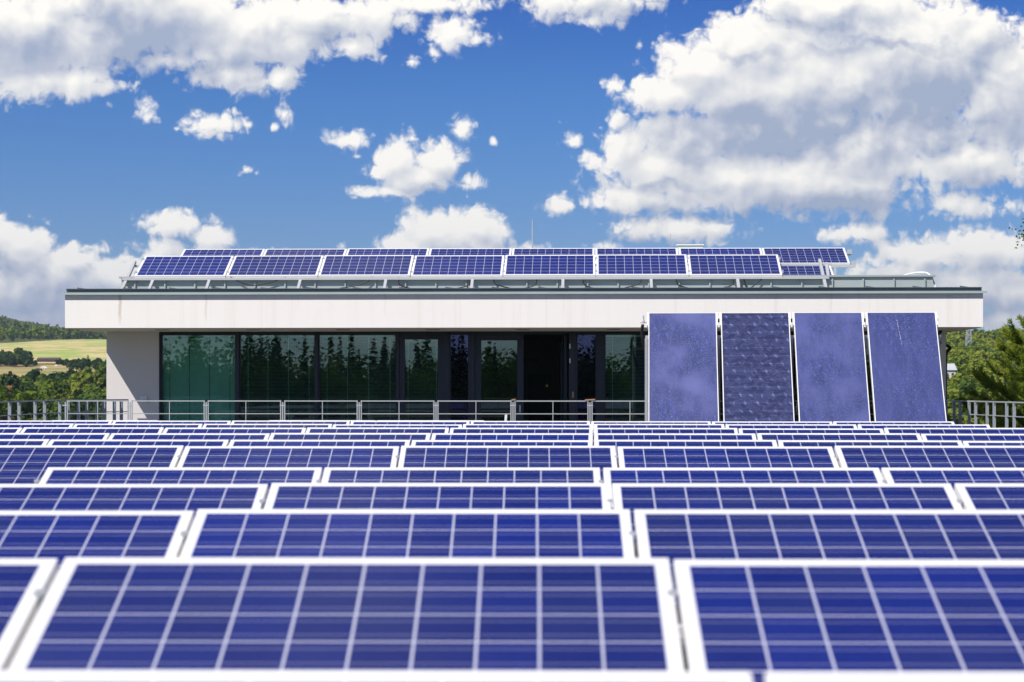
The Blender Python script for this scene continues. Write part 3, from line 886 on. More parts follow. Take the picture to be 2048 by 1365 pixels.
# scattered last row: one module on the left, two in the middle
for ref, ks, lab in ((105, (0,), ('blue solar panel alone behind the rows, in front of the grey wall pier',)),
                     (538, (0, 1), ('left of two blue solar panels in the last row before the glass front', 'right of two blue solar panels in the last row before the glass front'))):
    p = at(ref, 840.6, 31.6 if ref > 300 else 31.9)
    ex = Vector((math.cos(PB), math.sin(PB), 0)); ey = Vector((-math.sin(PB), math.cos(PB), 0))
    low = p - ey * (PH * math.cos(T20)) - Vector((0, 0, PH * math.sin(T20) + .04))
    for k in ks:
        panel(low + ex * (k * PITCH), T20, PB, lab[k], 'solar panels in rows on the terrace')
    rack('mounting_rack', 'short aluminium rack under the single last panel on the left' if len(ks) == 1 else 'short aluminium rack under the last two panels in the middle', low, T20, PB, [(.01, len(ks) * PITCH)], 0.0, 'racks under the terrace rows')

# rooftop rows: built with their own open triangular supports
TR = R(25)
lowA = row_panels(1010, 37.72, 510.5, PB, -4, 3, 'front row on the white roof', TR, 'solar panels on the white roof')
lowB = row_panels(1190, 41.35, 496.5, PB, -5, 3, 'rear row on the white roof', R(22), 'solar panels on the white roof')
p = at(1484, 531, 39.6)
panel(p - Vector((0, PH * math.cos(R(22)), PH * math.sin(R(22)))), R(22), PB, 'blue solar panel half hidden low behind the right end frame of the front roof row', 'solar panels on the white roof')
# roof rack of the front row in frame coordinates
def toB(w):
    c, n = math.cos(PB), math.sin(PB)
    return Vector((w.x * c + w.y * n, -w.x * n + w.y * c, w.z))
la = toB(lowA)
th = Thing('roof_mounting_rack', 'white aluminium rack with slanted legs under the front roof row', 'mounting rack', (la.x, la.y, zs1 + .03), PB)
ct, st = math.cos(TR), math.sin(TR)
xa0, xa1 = B(245, la.y).x, B(1658, la.y).x
mb = MB(); mb.bar((xa0, la.y - .01, la.z - .022), (xa1, la.y - .01, la.z - .022), .045, .042); th.part('rail', mb, M['rackalu'])
mb = MB(); mb.bar((B(264, la.y + .75).x, la.y + .72 * ct + .02, la.z + .72 * st - .05), (B(1662, la.y + .75).x, la.y + .72 * ct + .02, la.z + .72 * st - .05), .05, .045); th.part('rail', mb, M['rackalu'])
legs = [252, 306, 419, 601, 772, 945, 1126, 1302, 1475, 1648]
for i, px in enumerate(legs):
    xx = B(px, la.y).x
    end = i in (0, len(legs) - 1)
    sgn = -1 if px < 1100 else 1
    foot = Vector((xx, BF + .10, zs1 + .03))
    topz = la.z + (.80 * st if end else -.05); topy = la.y + (.80 * ct if end else .0)
    mb = MB(); mb.bar(foot, (xx + (-.0 if end else .0), topy, topz), .055, .05, (1, 0, 0)); th.part('front_leg', mb, M['rackalu'])
    rx = xx + .12
    if not end: 
        mb = MB(); mb.box(xx - .035, xx + .035, BF + .05, BF + .13, zs1 + .03, zs1 + .075); th.part('foot_clamp', mb, M['zincdark'])
        continue
    mb = MB(); mb.bar((rx, BU - .08, zs1 + .03), (rx, la.y + .80 * ct, la.z + .80 * st - .06), .05, .05, (1, 0, 0)); th.part('rear_leg', mb, M['rackalu'])
    mb = MB(); mb.box(xx - .035, xx + .035, BF + .05, BF + .13, zs1 + .03, zs1 + .075); th.part('foot_clamp', mb, M['zincdark'])
lb = toB(lowB)
th = Thing('roof_mounting_rack', 'aluminium rack under the rear roof row, its rail ends showing on the right', 'mounting rack', (lb.x, lb.y, uz + .03), PB)
xb0, xb1 = lb.x - 5 * PITCH - .08, lb.x + 3 * PITCH + .10
ct2, st2 = math.cos(R(22)), math.sin(R(22))
for s in (.02, .77):
    mb = MB(); mb.bar((xb0, lb.y + s * ct2, lb.z + s * st2 - .03), (xb1, lb.y + s * ct2, lb.z + s * st2 - .03), .05, .05); th.part('rail', mb, M['rackalu'])
for k in range(-5, 4):
    x = lb.x + k * PITCH - (.02 if k < 3 else .3)
    mb = MB(); mb.bar((x, lb.y + .02, uz + .03), (x, lb.y + .02, lb.z - .05), .05, .05, (1, 0, 0)); th.part('front_leg', mb, M['rackalu'])
    mb = MB(); mb.bar((x, lb.y + .8, uz + .03), (x, lb.y + .77 * ct2, lb.z + .77 * st2 - .05), .05, .05, (1, 0, 0)); th.part('rear_leg', mb, M['rackalu'])
x = xb1 - .03
for s in (.05, .74):
    mb = MB(); mb.box(x - .05, x + .04, lb.y + s * ct2 - .04, lb.y + s * ct2 + .04, lb.z + s * st2 - .02, lb.z + s * st2 + .07); th.part('end_clamp', mb, M['steel'])
# mid clamps on the front roof row, rail ends
for k in range(-4, 4):
    x = la.x + k * PITCH
    for s in (.15, .8):
        mb = MB(); mb.box(x - .02, x + .02, la.y + s * ct - .03, la.y + s * ct + .03, la.z + s * st + .005, la.z + s * st + .062); 
        o = link('clamp', mb.mesh('clamp', M['steel'], (la.x, la.y, zs1 + .03)), th.o if False else None)
        o.parent = bpy.data.objects['roof_mounting_rack']
# loose cables under the front roof row
for i, (pa, pb_, sag) in enumerate([(461, 572, 571), (745, 680, 577), (797, 822, 578), (938, 912, 578), (985, 1020, 577), (1072, 1045, 578), (1165, 1195, 579), (1282, 1250, 576), (1352, 1382, 578), (1465, 1440, 578), (1487, 1526, 578)]):
    a = B(pa, 36.80, 555); b_ = B(pb_, 36.80, 556 if i in (0, 10) else sag); mid = B((pa + pb_) / 2 + (12 if i % 2 else -10), 36.78, sag - (0 if i in (0, 10) else 8))
    mb = MB(); mb.tube(curve([tuple(a), tuple(mid), tuple(b_)], 8), .011, 6)
    tag(single('cable', None, None, mb, M['black'], tuple(a), PB, smooth=True), f"thin black cable hanging under the front roof row, {NUM[i]} from the left", 'cable', 'cables under the front roof row')

# ------------------------------------------------------------------ solar thermal collectors
PC = R(-3.85)
CT = R(54)
CW, CL, CP = 1.105, 2.35, 1.178
p = at(1297, 633, 33.6)
exc = Vector((math.cos(PC), math.sin(PC), 0)); eyc = Vector((-math.sin(PC), math.cos(PC), 0))
lowc = p - eyc * (CL * math.cos(CT)) - Vector((0, 0, CL * math.sin(CT)))
clabels = ['flat thermal collector with a milky lavender sheen, leftmost of the four', 'dark thermal collector with a wavy dented absorber and bright glints',
           'flat thermal collector with smooth pale blue glass, right of the dark wavy one', 'flat thermal collector with a thin white scratch, at the right end']
for k in range(4):
    th = Thing('thermal_collector', clabels[k], 'solar collector', (0, 0, 0), 0, 'thermal collectors in front of the glass wall')
    th.o.location = lowc + exc * (k * CP); th.o.rotation_euler = (CT, 0, PC)
    t2 = .09
    fr = MB(); fr.box(0, CW, 0, .03, 0, t2); fr.box(0, CW, CL - .008, CL, 0, t2); fr.box(0, .013, .03, CL - .008, 0, t2); fr.box(CW - .013, CW, .03, CL - .008, 0, t2)
    th.part('frame', fr, M['alu'])
    gm = mat_collector('collector_glass_%s' % 'abcd'[k], 'wave' if k == 1 else 'frost', k + 1.3, (.85, 0, .6, .18)[k])
    gl = MB(); gl.box(.0135, CW - .0135, .0305, CL - .0085, .05, t2 - .006)
    th.part('glass', gl, gm)
    for s in (0, 1):
        hd = MB(); x = -.022 if s == 0 else CW + .002
        hd.box(x, x + .017, CL - .26, CL + .004, -.01, t2 + .006); th.part('side_bracket', hd, M['whiteplastic'])
    hd = MB(); hd.box(CW * .26, CW * .75, CL + .002, CL + .016, .02, .06); th.part('top_handle', hd, M['steel'])
    if k == 3:
        sc = MB(); rng_ = random.Random(5)
        for j in range(13):
            y0 = CL - .15 - j * .040
            sc.box(.475 + j * .0035 + rng_.uniform(-.002, .002), .479 + j * .0035, y0 - rng_.uniform(.015, .034), y0, t2 - .0055, t2 - .0045)
        th.part('scratch', sc, M['whiteplastic'])
# union fittings between the collectors
for k in range(1, 5):
    th = Thing('pipe_union', ['short pipe union between the first and second thermal collectors', 'short pipe union between the second and third thermal collectors', 'short pipe union between the third and fourth thermal collectors', 'capped pipe end at the right top of the last collector'][k - 1], 'pipe fitting', (0, 0, 0), 0, 'pipe unions at the collector tops')
    th.o.location = lowc + exc * (k * CP - (CP - CW)) ; th.o.rotation_euler = (CT, 0, PC)
    mb = MB(); L = .035 if k == 4 else CP - CW - .002
    mb.tube([(.003, CL - .13, .05), (L, CL - .13, .05)], .02, 10); th.part('pipe', mb, M['steel'], smooth=True)
    mb = MB(); mb.tube([(L * .35, CL - .13, .05), (L * .75, CL - .13, .05)], .034, 6); th.part('nut', mb, M['black'])
# stand
cr = Thing('collector_stand', 'steel stand behind the four tilted thermal collectors', 'stand', (0, 0, 0), 0)
cr.o.location = (lowc.x, lowc.y, 0); cr.o.rotation_euler = (0, 0, PC)
zb = lowc.z
for s in (.12, .85):
    mb = MB(); yy_, zz_ = s * CL * math.cos(CT) + .05, zb + s * CL * math.sin(CT) - .06
    mb.bar((-.05, yy_, zz_), (4 * CP, yy_, zz_), .05, .05); cr.part('cross_rail', mb, M['steel'])
for k in range(5):
    x = k * CP - .035
    mb = MB(); mb.bar((x, .12 * CL * math.cos(CT) + .05, .0), (x, .12 * CL * math.cos(CT) + .05, zb + .12 * CL * math.sin(CT) - .08), .05, .05, (1, 0, 0)); cr.part('front_leg', mb, M['steel'])
    mb = MB(); mb.bar((x, .85 * CL * math.cos(CT) + .25, .0), (x, .85 * CL * math.cos(CT) + .05, zb + .85 * CL * math.sin(CT) - .08), .05, .05, (1, 0, 0)); cr.part('rear_leg', mb, M['steel'])
# black hose at the upper left of the collectors
hp = [at(1285.5, 650, 33.75), at(1284, 664, 33.8), at(1286, 684, 33.85), at(1291, 703, 33.95), at(1297, 722, 34.05), at(1303, 745, 34.1)]
th = Thing('insulated_hose', 'black insulated hose with a vent valve left of the thermal collectors', 'hose', tuple(hp[-1]), 0)
mb = MB(); mb.tube(curve([tuple(q) for q in hp]), .026, 10); th.part('hose', mb, M['black'], smooth=True)
mb = MB(); a = at(1287, 646, 33.75); mb.tube([a, a + Vector((0, 0, .03)), a + Vector((0, 0, .05)), a + Vector((0, 0, .12))], [.02, .02, .012, .012], 10); mb.bar(a + Vector((-.05, 0, 0)), a + Vector((.09, 0, 0)), .018, .018)
th.part('vent_valve', mb, M['steel'])

# ------------------------------------------------------------------ railings
RY = 34.35
zt, zm = B(700, RY, 802.5).z, B(700, RY, 828).z
joints = [131, 260, 412.5, 565.5, 718.5, 872, 1026, 1180, 1334, 1488, 1642, 1796, 1886]
th = Thing('front_railing', 'thin grey steel railing with two rails in front of the glass wall', 'railing', (0, RY, 0), PB)
mb = MB()
for i in range(len(joints) - 1):
    x0 = B(joints[i], RY).x + .034; x1 = B(joints[i+1], RY).x - .034
    mbp = MB()
    mbp.bar((x0, RY, zt), (x1, RY, zt), .018, .018); mbp.bar((x0, RY, zm), (x1, RY, zm), .014, .014); mbp.bar((x0, RY, .15), (x1, RY, .15), .018, .018)
    th.part('rail_panel', mbp, M['rail'])
    for x in (x0, x1):
        m2 = MB(); m2.box(x - .009, x + .009, RY - .011, RY + .011, .1, zt + .0115); th.part('end_bar', m2, M['rail'])
    m2 = MB(); xm = x0 + (x1 - x0) * (.52 if i > 0 else .5); m2.box(xm - .006, xm + .006, RY - .008, RY + .008, .15, zt - .011); th.part('baluster', m2, M['rail'])
for jx in joints:
    x = B(jx, RY).x
    m2 = MB(); m2.box(x - .009, x + .009, RY - .012, RY + .012, .0, zt - .02); th.part('post', m2, M['steel'])
    m2 = MB(); m2.box(x - .048, x + .048, RY - .016, RY - .0125, zt - .085, zt - .065); th.part('bolt_plate', m2, M['steel'])
# side stretches with flat L-shaped posts
def side_railing(name, label, pts, flats, lab_h=0.236):
    """pts: (px, depth) polyline; flats: px list"""
    P = [at(px, HY, d) for px, d in pts]
    base_ = (P[0].x, P[0].y, 0)
    t = Thing(name, label, 'railing', base_, 0)
    zt_, zm_ = ZC - .236, ZC - .452
    for i in range(len(P) - 1):
        for z, s, nm in ((zt_, .028, 'top_rail'), (zm_, .018, 'middle_rail'), (.12, .018, 'bottom_rail')):
            m2 = MB(); m2.bar((P[i].x, P[i].y, z), (P[i+1].x, P[i+1].y, z), s, s * .8); t.part(nm, m2, M['rail'])
    pxs = [q[0] for q in pts]; ds = [q[1] for q in pts]
    for f in flats:
        d = float(np.interp(f, pxs, [1 / q for q in ds])); d = 1 / d
        c_ = at(f, HY, d)
        m2 = MB(); m2.box(c_.x - .028, c_.x + .022, c_.y - .03, c_.y - .022, .0, zt_ - .012); m2.box(c_.x + .014, c_.x + .022, c_.y - .022, c_.y + .035, .0, zt_ - .012)
        t.part('post', m2, M['postgrey'])
        m2 = MB(); m2.tube([(c_.x, c_.y - .037, zt_ - .05), (c_.x, c_.y - .030, zt_ - .05)], .009, 6); t.part('bolt', m2, M['zincdark'])
    return t
side_railing('side_railing', 'grey railing with flat steel posts along the left terrace edge', [(-140, 27.8), (118, 36.0), (256, 37.3)], [-60, -15, 20, 39, 71, 90, 120, 137, 157.5, 174, 194.5, 208.5, 229, 243])
side_railing('side_railing', 'grey railing with flat steel posts along the right terrace edge', [(1884, 34.35), (1950, 33.4), (2048, 30.6), (2190, 27.2)], [1892, 1908, 1920, 1938, 1951, 1974, 1988, 2013, 2028, 2062, 2085])
# odds and ends on the railing
for px, lab in ((1180, 'larger scrap of bare wood lying on the front railing beside the collectors'), (1027, 'tiny scrap of bare wood on the railing in front of the open door')):
    c = B(px, RY, 801); mb = MB(); w_ = .085 if px > 1100 else .035
    mb.bar((c.x - w_, RY, zt + .018), (c.x + w_, RY, zt + .026), .05, .022)
    single('wood_scrap', lab, 'wood piece', mb, M['wood'], (c.x, RY, zt + .012), PB)
c = B(1009, 36.6, 845)
mb = MB(); mb.bar((c.x - .03, 36.6, .0), (B(1012, 36.6).x, 36.75, B(1012, 36.6, 830).z), .045, .03)
single('leaning_stick', 'short grey board leaning on the terrace in front of the door', 'board', mb, M['steel'], (c.x, 36.6, 0), PB)

# ------------------------------------------------------------------ trees
rng = np.random.default_rng(11)
def quads_object(name, P, N, S, T, mat, parent=None, aspect=1.0, D=None):
    """one small leaf-clump face per point: position P, facing N, size S, tint T; D = long axis if given"""
    n = len(P)
    N = N / np.maximum(np.linalg.norm(N, axis=1, keepdims=True), 1e-6)
    a = rng.normal(size=(n, 3)) if D is None else D
    a = a - N * np.sum(a * N, 1, keepdims=True); a /= np.maximum(np.linalg.norm(a, axis=1, keepdims=True), 1e-6)
    b = np.cross(N, a)
    S = np.asarray(S).reshape(-1, 1) * np.ones((n, 1))
    j = lambda: rng.uniform(.7, 1.25, (n, 1))
    V = np.stack([P - a*S*j() - b*S*aspect*.35*j(), P + a*S*.2 - b*S*aspect*j(), P + a*S*j() + b*S*aspect*.25*j(), P - a*S*.1 + b*S*aspect*j()], 1).reshape(-1, 3)
    me = bpy.data.meshes.new(name)
    me.vertices.add(4 * n); me.loops.add(4 * n); me.polygons.add(n)
    me.vertices.foreach_set('co', V.astype(np.float32).ravel())
    me.loops.foreach_set('vertex_index', np.arange(4 * n, dtype=np.int32))
    me.polygons.foreach_set('loop_start', np.arange(0, 4 * n, 4, dtype=np.int32))
    me.update(calc_edges=True)
    at_ = me.attributes.new('tint', 'FLOAT', 'POINT')
    at_.data.foreach_set('value', np.repeat(np.asarray(T, np.float32) * np.ones(n, np.float32), 4))
    me.materials.append(mat)
    return link(name, me, parent)
def crown(n, rx, rz, zc, lobes, tint, lump=.35):
    """points spread over a set of leafy lobes inside an uneven ellipsoid crown, local to the tree's foot"""
    u = rng.normal(size=(lobes, 3)); u /= np.linalg.norm(u, axis=1, keepdims=True)
    rad = rng.uniform(.45, .85, (lobes, 1))
    C = u * rad * np.array([rx, rx, rz]) + np.array([0, 0, zc])
    C[:, 2] = np.maximum(C[:, 2], zc - rz * .6)
    lr = rng.uniform(.28, .52, lobes) * rx
    lt = rng.normal(0, .10, lobes)
    k = rng.integers(0, lobes, n)
    d = rng.normal(size=(n, 3)); d[:, 2] = d[:, 2] * .9 + .25; d /= np.linalg.norm(d, axis=1, keepdims=True)
    P = C[k] + d * (lr[k] * rng.uniform(.62, 1.08, n))[:, None]
    N = d + rng.normal(0, .45, (n, 3)); N[:, 2] += .25
    return P, N, tint + lt[k] + rng.normal(0, .05, n)
def spruce_pts(n, r, h, tint):
    t = 1 - np.sqrt(rng.uniform(0, 1, n)); t = np.clip(t, 0, .99)
    tier = np.floor(t * 11) / 11
    ph = rng.uniform(0, 2 * np.pi, n)
    lobes = .78 + .22 * np.cos(ph * 5 + tier * 40)
    f = rng.uniform(.35, 1, n) ** .6
    rr = r * (1 - t) * lobes * f * (1 - .35 * (t * 11 - np.floor(t * 11)))
    P = np.stack([rr * np.cos(ph), rr * np.sin(ph), h * (.1 + .9 * t) - .12 * rr], -1)
    D = np.stack([np.cos(ph), np.sin(ph), np.full(n, -.35)], -1)
    N = np.stack([np.cos(ph) * .4, np.sin(ph) * .4, np.ones(n)], -1) + rng.normal(0, .3, (n, 3))
    return P, N, D, tint + rng.normal(0, .06, n)
def trunk_mb(h, r):
    m_ = MB()
    m_.tube([(0, 0, -.5), (.05 * h * .2, 0, h * .35), (0, .03 * h * .2, h * .8)], [r * 1.25, r, r * .45], 8)
    for k in range(5):
        a = k * 2.4; z = h * (.42 + .08 * k)
        m_.tube([(0, 0, z), (math.cos(a) * h * .12, math.sin(a) * h * .12, z + h * .10), (math.cos(a) * h * .22, math.sin(a) * h * .22, z + h * .22)], [r * .5, r * .3, r * .12], 6)
    return m_
def tree(px, Y, h, rx, label, tint=.45, n=1500, name='broadleaf_tree', size=.30, group=None, sink=0.0):
    X = (px - CX) / F * Y
    z = float(ground(X, Y)) - sink
    th = Thing(name, label, 'tree', (X, Y, z), 0, group)
    o = link('trunk', trunk_mb(h, h * .028).mesh('trunk', M['bark']), th.o)
    h *= 1.08
    P, N, T = crown(n, rx, h * .38, h * .61, 20, tint)
    quads_object('crown', P, N, rng.uniform(.7, 1.3, n) * size, T, M['leaf'], th.o)
def spruce(px, Y, h, r, label, tint=.06, n=1600):
    X = (px - CX) / F * Y
    th = Thing('spruce_tree', label, 'tree', (X, Y, float(ground(X, Y))), 0)
    m_ = MB(); m_.tube([(0, 0, -.5), (0, 0, h * .6), (0, 0, h * .98)], [h * .022, h * .014, .02], 8)
    link('trunk', m_.mesh('trunk', M['bark']), th.o)
    P, N, D, T = spruce_pts(n, r, h, tint)
    quads_object('crown', P, N, rng.uniform(.7, 1.3, n) * .32, T, M['leaf'], th.o, .4, D)
def ztop(py, Y): return ZC - (py - HY) / F * Y
# trees one can tell apart on the left
def tall(px, Y, py):   # height that brings a tree at this distance up to photo row py
    X = (px - CX) / F * Y
    return ztop(py, Y) - float(ground(X, Y))
spruce(176, 440, tall(176, 440, 708), 3.1, 'tall dark spruce rising above the broadleaf wood on the left')
LT = [(28, 330, 755, 3.4, .12, 'dark green round tree at the far left above the railing'),
      (165, 400, 752, 3.6, .82, 'bright yellow green tree below the tall spruce'),
      (138, 430, 744, 2.8, .22, 'dark green tree just left of the tall spruce'),
      (116, 440, 749, 2.6, .20, 'dark bushy tree left of the spruce at the pasture edge'),
      (92, 440, 752, 2.1, .50, 'light green tree at the lower edge of the pasture'),
      (68, 450, 743, 1.8, .12, 'small dark pointed tree beside the pale bushes at the left'),
      (206, 400, 738, 2.6, .62, 'green tree touching the left edge of the grey wall pier'),
      (100, 300, 770, 3.4, .72, 'yellow green tree in the middle of the left wood'),
      (60, 270, 790, 3.2, .55, 'mid green rounded tree in the left wood above the railing'),
      (190, 280, 785, 3.4, .42, 'olive green tree in front of the wall pier edge'),
      (140, 240, 812, 3.0, .25, 'dark green tree behind the left railing corner'),
      (0, 205, 778, 2.6, .66, 'light green tree cut off by the left edge of the photo'),
      (27, 212, 776, 2.4, .50, 'mid green tree in front of the tiny red roof'),
      (52, 215, 822, 2.6, .86, 'small vivid yellow green tree behind the left railing')]
for px, Y, py, rx, tint, lab in LT:
    tree(px, Y, tall(px, Y, py), rx, lab, tint, n=2000, size=.24 * Y / 330 + .08)
# the little row of round trees on the pasture
for i, (px, py, w_) in enumerate(((143, 722, 1.6), (153, 726, 1.3), (163, 722, 1.6), (191, 724, 1.4), (201, 725, 1.5), (212, 724, 1.6))):
    Y = 650
    X = (px - CX) / F * Y
    tree(px, Y, 3.4, w_, f"small round tree in the line across the pasture, {NUM[i]} from the left", .22, n=300, name='orchard_tree', size=.3, group='small round trees across the pasture')

def forest(name, az0, az1, r0, r1, step, hmin, hmax, npt, size, tint_f, conif=.0, label=None, dens=1.0, wob=None, prof_h=None, rstep=None):
    """a wood that reads as one mass"""
    Ps, Ns, Ss, Ts = [], [], [], []
    r = r0
    while r < r1:
        st = step(r)
        na = max(1, int(r * R(az1 - az0) / st))
        for i in range(na):
            if rng.random() > dens: continue
            az = az0 + (az1 - az0) * (i + rng.uniform(.1, .9)) / na
            rr = r + rng.uniform(-.5, .5) * st
            if wob is not None and not wob(az, rr): continue
            x, y = rr * math.sin(R(az)), rr * math.cos(R(az))
            h = rng.uniform(hmin, hmax)
            tnt = tint_f(az, rr)
            n_ = npt(rr)
            s_ = size(rr)
            if rng.random() < conif:
                P, N, D, T = spruce_pts(n_, h * .2, h * 1.15, tnt * .4)
            else:
                P, N, T = crown(n_, h * rng.uniform(.36, .5), h * .36, h * .58, 9, tnt)
            P = P + np.array([x, y, float(ground(x, y))])
            Ps.append(P); Ns.append(N); Ts.append(T); Ss.append(rng.uniform(.7, 1.3, n_) * s_)
        r += (rstep or step)(r) * .8
    o = quads_object(name, np.concatenate(Ps), np.concatenate(Ns), np.concatenate(Ss), np.concatenate(Ts), M['leaf'])
    o['kind'] = 'stuff'
    if label: o['label'] = label
    return o
def patch(az, r, s=1.0):
    return .62 + .22 * math.sin(az * 2.1 * s + r * .021) + .14 * math.sin(az * 5.3 - r * .047 + 2) + float(rng.normal(0, .13))
# near wood on the left slope
forest('left_wood', -21, -6, 165, 455, lambda r: 5.6, 3.6, 6.0, lambda r: int(1100 if r < 300 else 800), lambda r: .10 + .21 * r / 330,
       lambda az, r: patch(az, r) + .12, label='mixed broadleaf wood on the slope below the left railing',
       wob=lambda az, r: r < 405 or az < -13.3 or (az > -12.2 and r < 430))
# near and middle wood on the right hillside
forest('right_wood', 8, 21, 120, 860, lambda r: 5.4 if r < 420 else 7.0, 4.2, 7.2, lambda r: int(800 if r < 300 else (420 if r < 520 else 240)), lambda r: .12 + .20 * r / 330,
       lambda az, r: patch(az, r, 1.4) + .24, .03, label='broadleaf wood climbing the hillside on the right')
# hedges between the fields
forest('hedgerow', -22, -5, 765, 786, lambda r: 4.0, 1.6, 2.6, lambda r: 120, lambda r: .5, lambda az, r: .12 + float(rng.normal(0, .06)), label='dark hedge between the pasture and the stubble field',
       wob=lambda az, r: not (-13.0 < az < -12.55))
forest('hedgerow', -22, -13.25, 735, 770, lambda r: 5.0, 4.2, 7.0, lambda r: 200, lambda r: .55, lambda az, r: .26 + float(rng.normal(0, .06)), label='dark copse at the left end of the hedge')
# wooded hill
forest('hill_forest', -24, -4, 1180, 2150, lambda r: 7.0, 5.0, 8.6, lambda r: 64, lambda r: .95, lambda az, r: .70 + .12 * math.sin(az * 3 + r * .006) + float(rng.normal(0, .07)), .22, label='dark green forest covering the hill on the left',
       wob=lambda az, r: r > float(np.interp(az, [-24, -14, -11, -4], [975, 1165, 1345, 1345])), rstep=lambda r: 14)
# far ridge; cloud shadow is put into its very dark leaf tint
forest('ridge_forest', -24, -3, 4700, 5100, lambda r: 26, 18, 30, lambda r: 60, lambda r: 4.0, lambda az, r: .02 + float(rng.normal(0, .03)), .5, label='far dark blue forested ridge', rstep=lambda r: 70)
forest('ridge_forest', 3, 24, 880, 960, lambda r: 8, 6, 9.5, lambda r: 150, lambda r: .7, lambda az, r: .2 + float(rng.normal(0, .08)), .15, label='tree line on the crest of the right hill')
# conifer belt behind the photographer, mirrored in the glass
forest('conifer_belt', 152, 208, 95, 111, lambda r: 2.5, 12.4, 15.3, lambda r: 2700, lambda r: .16, lambda az, r: .30 + float(rng.normal(0, .08)), .38, label='belt of spruces and broadleaf trees behind the photographer', dens=.9)

# pylon, houses, shed, sheep
Yp = 600
c = at(1937, 655, Yp); X = c.x; zg_ = float(ground(X, Yp)); zt_ = c.z + 1.2
th = Thing('lattice_pylon', 'pale grey lattice power pylon on the right hillside', 'pylon', (X, Yp, zg_), 0)
mb = MB()
H = zt_ - zg_
lv = [0, .22, .42, .6, .75, .88, 1.0]
wd = lambda t: 2.0 * (1 - t) + .9 * t
for a in (-1, 1):
    for b_ in (-1, 1):
        mb.bar((X + a * wd(0) / 2, Yp + b_ * wd(0) / 2, zg_), (X + a * wd(1) / 2, Yp + b_ * wd(1) / 2, zg_ + H), .13, .13)
for i in range(len(lv) - 1):
    z0, z1 = zg_ + H * lv[i], zg_ + H * lv[i+1]; w0, w1 = wd(lv[i]) / 2, wd(lv[i+1]) / 2
    for b_ in (-1, 1):
        mb.bar((X - w0, Yp + b_ * w0, z0), (X + w1, Yp + b_ * w1, z1), .09, .09); mb.bar((X + w0, Yp + b_ * w0, z0), (X - w1, Yp + b_ * w1, z1), .09, .09)
        mb.bar((X - w1, Yp + b_ * w1, z1), (X + w1, Yp + b_ * w1, z1), .09, .09)
th.part('mast', mb, M['steel'])
for t in (.86, .97):
    mb = MB(); mb.bar((X - 2.2, Yp, zg_ + H * t), (X + 2.2, Yp, zg_ + H * t), .14, .14); th.part('cross_arm', mb, M['steel'])
def house_far(name, label, px0, px1, py_eave, py_base, Y, depth, wallm, roofm, ridge=0.0, win=0):
    x0, x1 = (px0 - CX) / F * Y, (px1 - CX) / F * Y
    ze = ztop(py_eave, Y); zb_ = min(ztop(py_base, Y), float(ground((x0 + x1) / 2, Y))) - .5
    th = Thing(name, label, 'building', ((x0 + x1) / 2, Y, zb_), 0)
    mb = MB(); mb.box(x0, x1, Y, Y + depth, zb_, ze); th.part('wall', mb, wallm)
    o = .25 if (x1 - x0) > 1 else .05
    if ridge > 0:
        ym = Y + depth / 2
        mb = MB(); mb.add([(x0-o, Y-o, ze+.02), (x1+o, Y-o, ze+.02), (x1+o, ym, ze+ridge), (x0-o, ym, ze+ridge), (x1+o, Y+depth+o, ze+.02), (x0-o, Y+depth+o, ze+.02)], [(0,1,2,3),(3,2,4,5),(0,3,5),(1,4,2),(0,5,4,1)])
    else:
        mb = MB(); mb.box(x0 - o, x1 + o, Y - o, Y + depth + o, ze + .02, ze + .25)
    th.part('roof', mb, roofm)
    for k in range(win):
        xx = x0 + (x1 - x0) * (k + .5) / win; w_ = (x1 - x0) / win * .22
        mb = MB(); mb.box(xx - w_, xx + w_, Y - .03, Y - .005, ze - 1.25, ze - .45); th.part('window', mb, M['frame'])
WALLW = plain('house_wall', (.62, .60, .56), .9); ROOFG = plain('grey_roof', (.33, .35, .37), .8); ROOFR = plain('red_roof', (.30, .10, .06), .85); WOODD = plain('dark_boards', (.075, .055, .05), .9)
ROOFW = plain('white_sheet_roof', (.50, .52, .54), .6)
house_far('hill_house', 'pale flat roofed house on the crest of the right hill', 2003, 2034, 665.5, 674, 848, 8, WALLW, ROOFG, 0, 4)
house_far('white_house', 'small white roofed house among trees beside the rain pipe', 1889, 1911, 741, 752, 330, 4, WALLW, ROOFW, 1.1, 2)
house_far('field_shed', 'long low dark shed at the edge of the stubble field', 74, 116, 720, 729, 786, 6, WOODD, WOODD, .9, 0)
house_far('hut', 'tiny red roofed hut almost hidden in the left wood', 9, 21, 781, 790, 225, .8, WOODD, ROOFR, .5, 0)
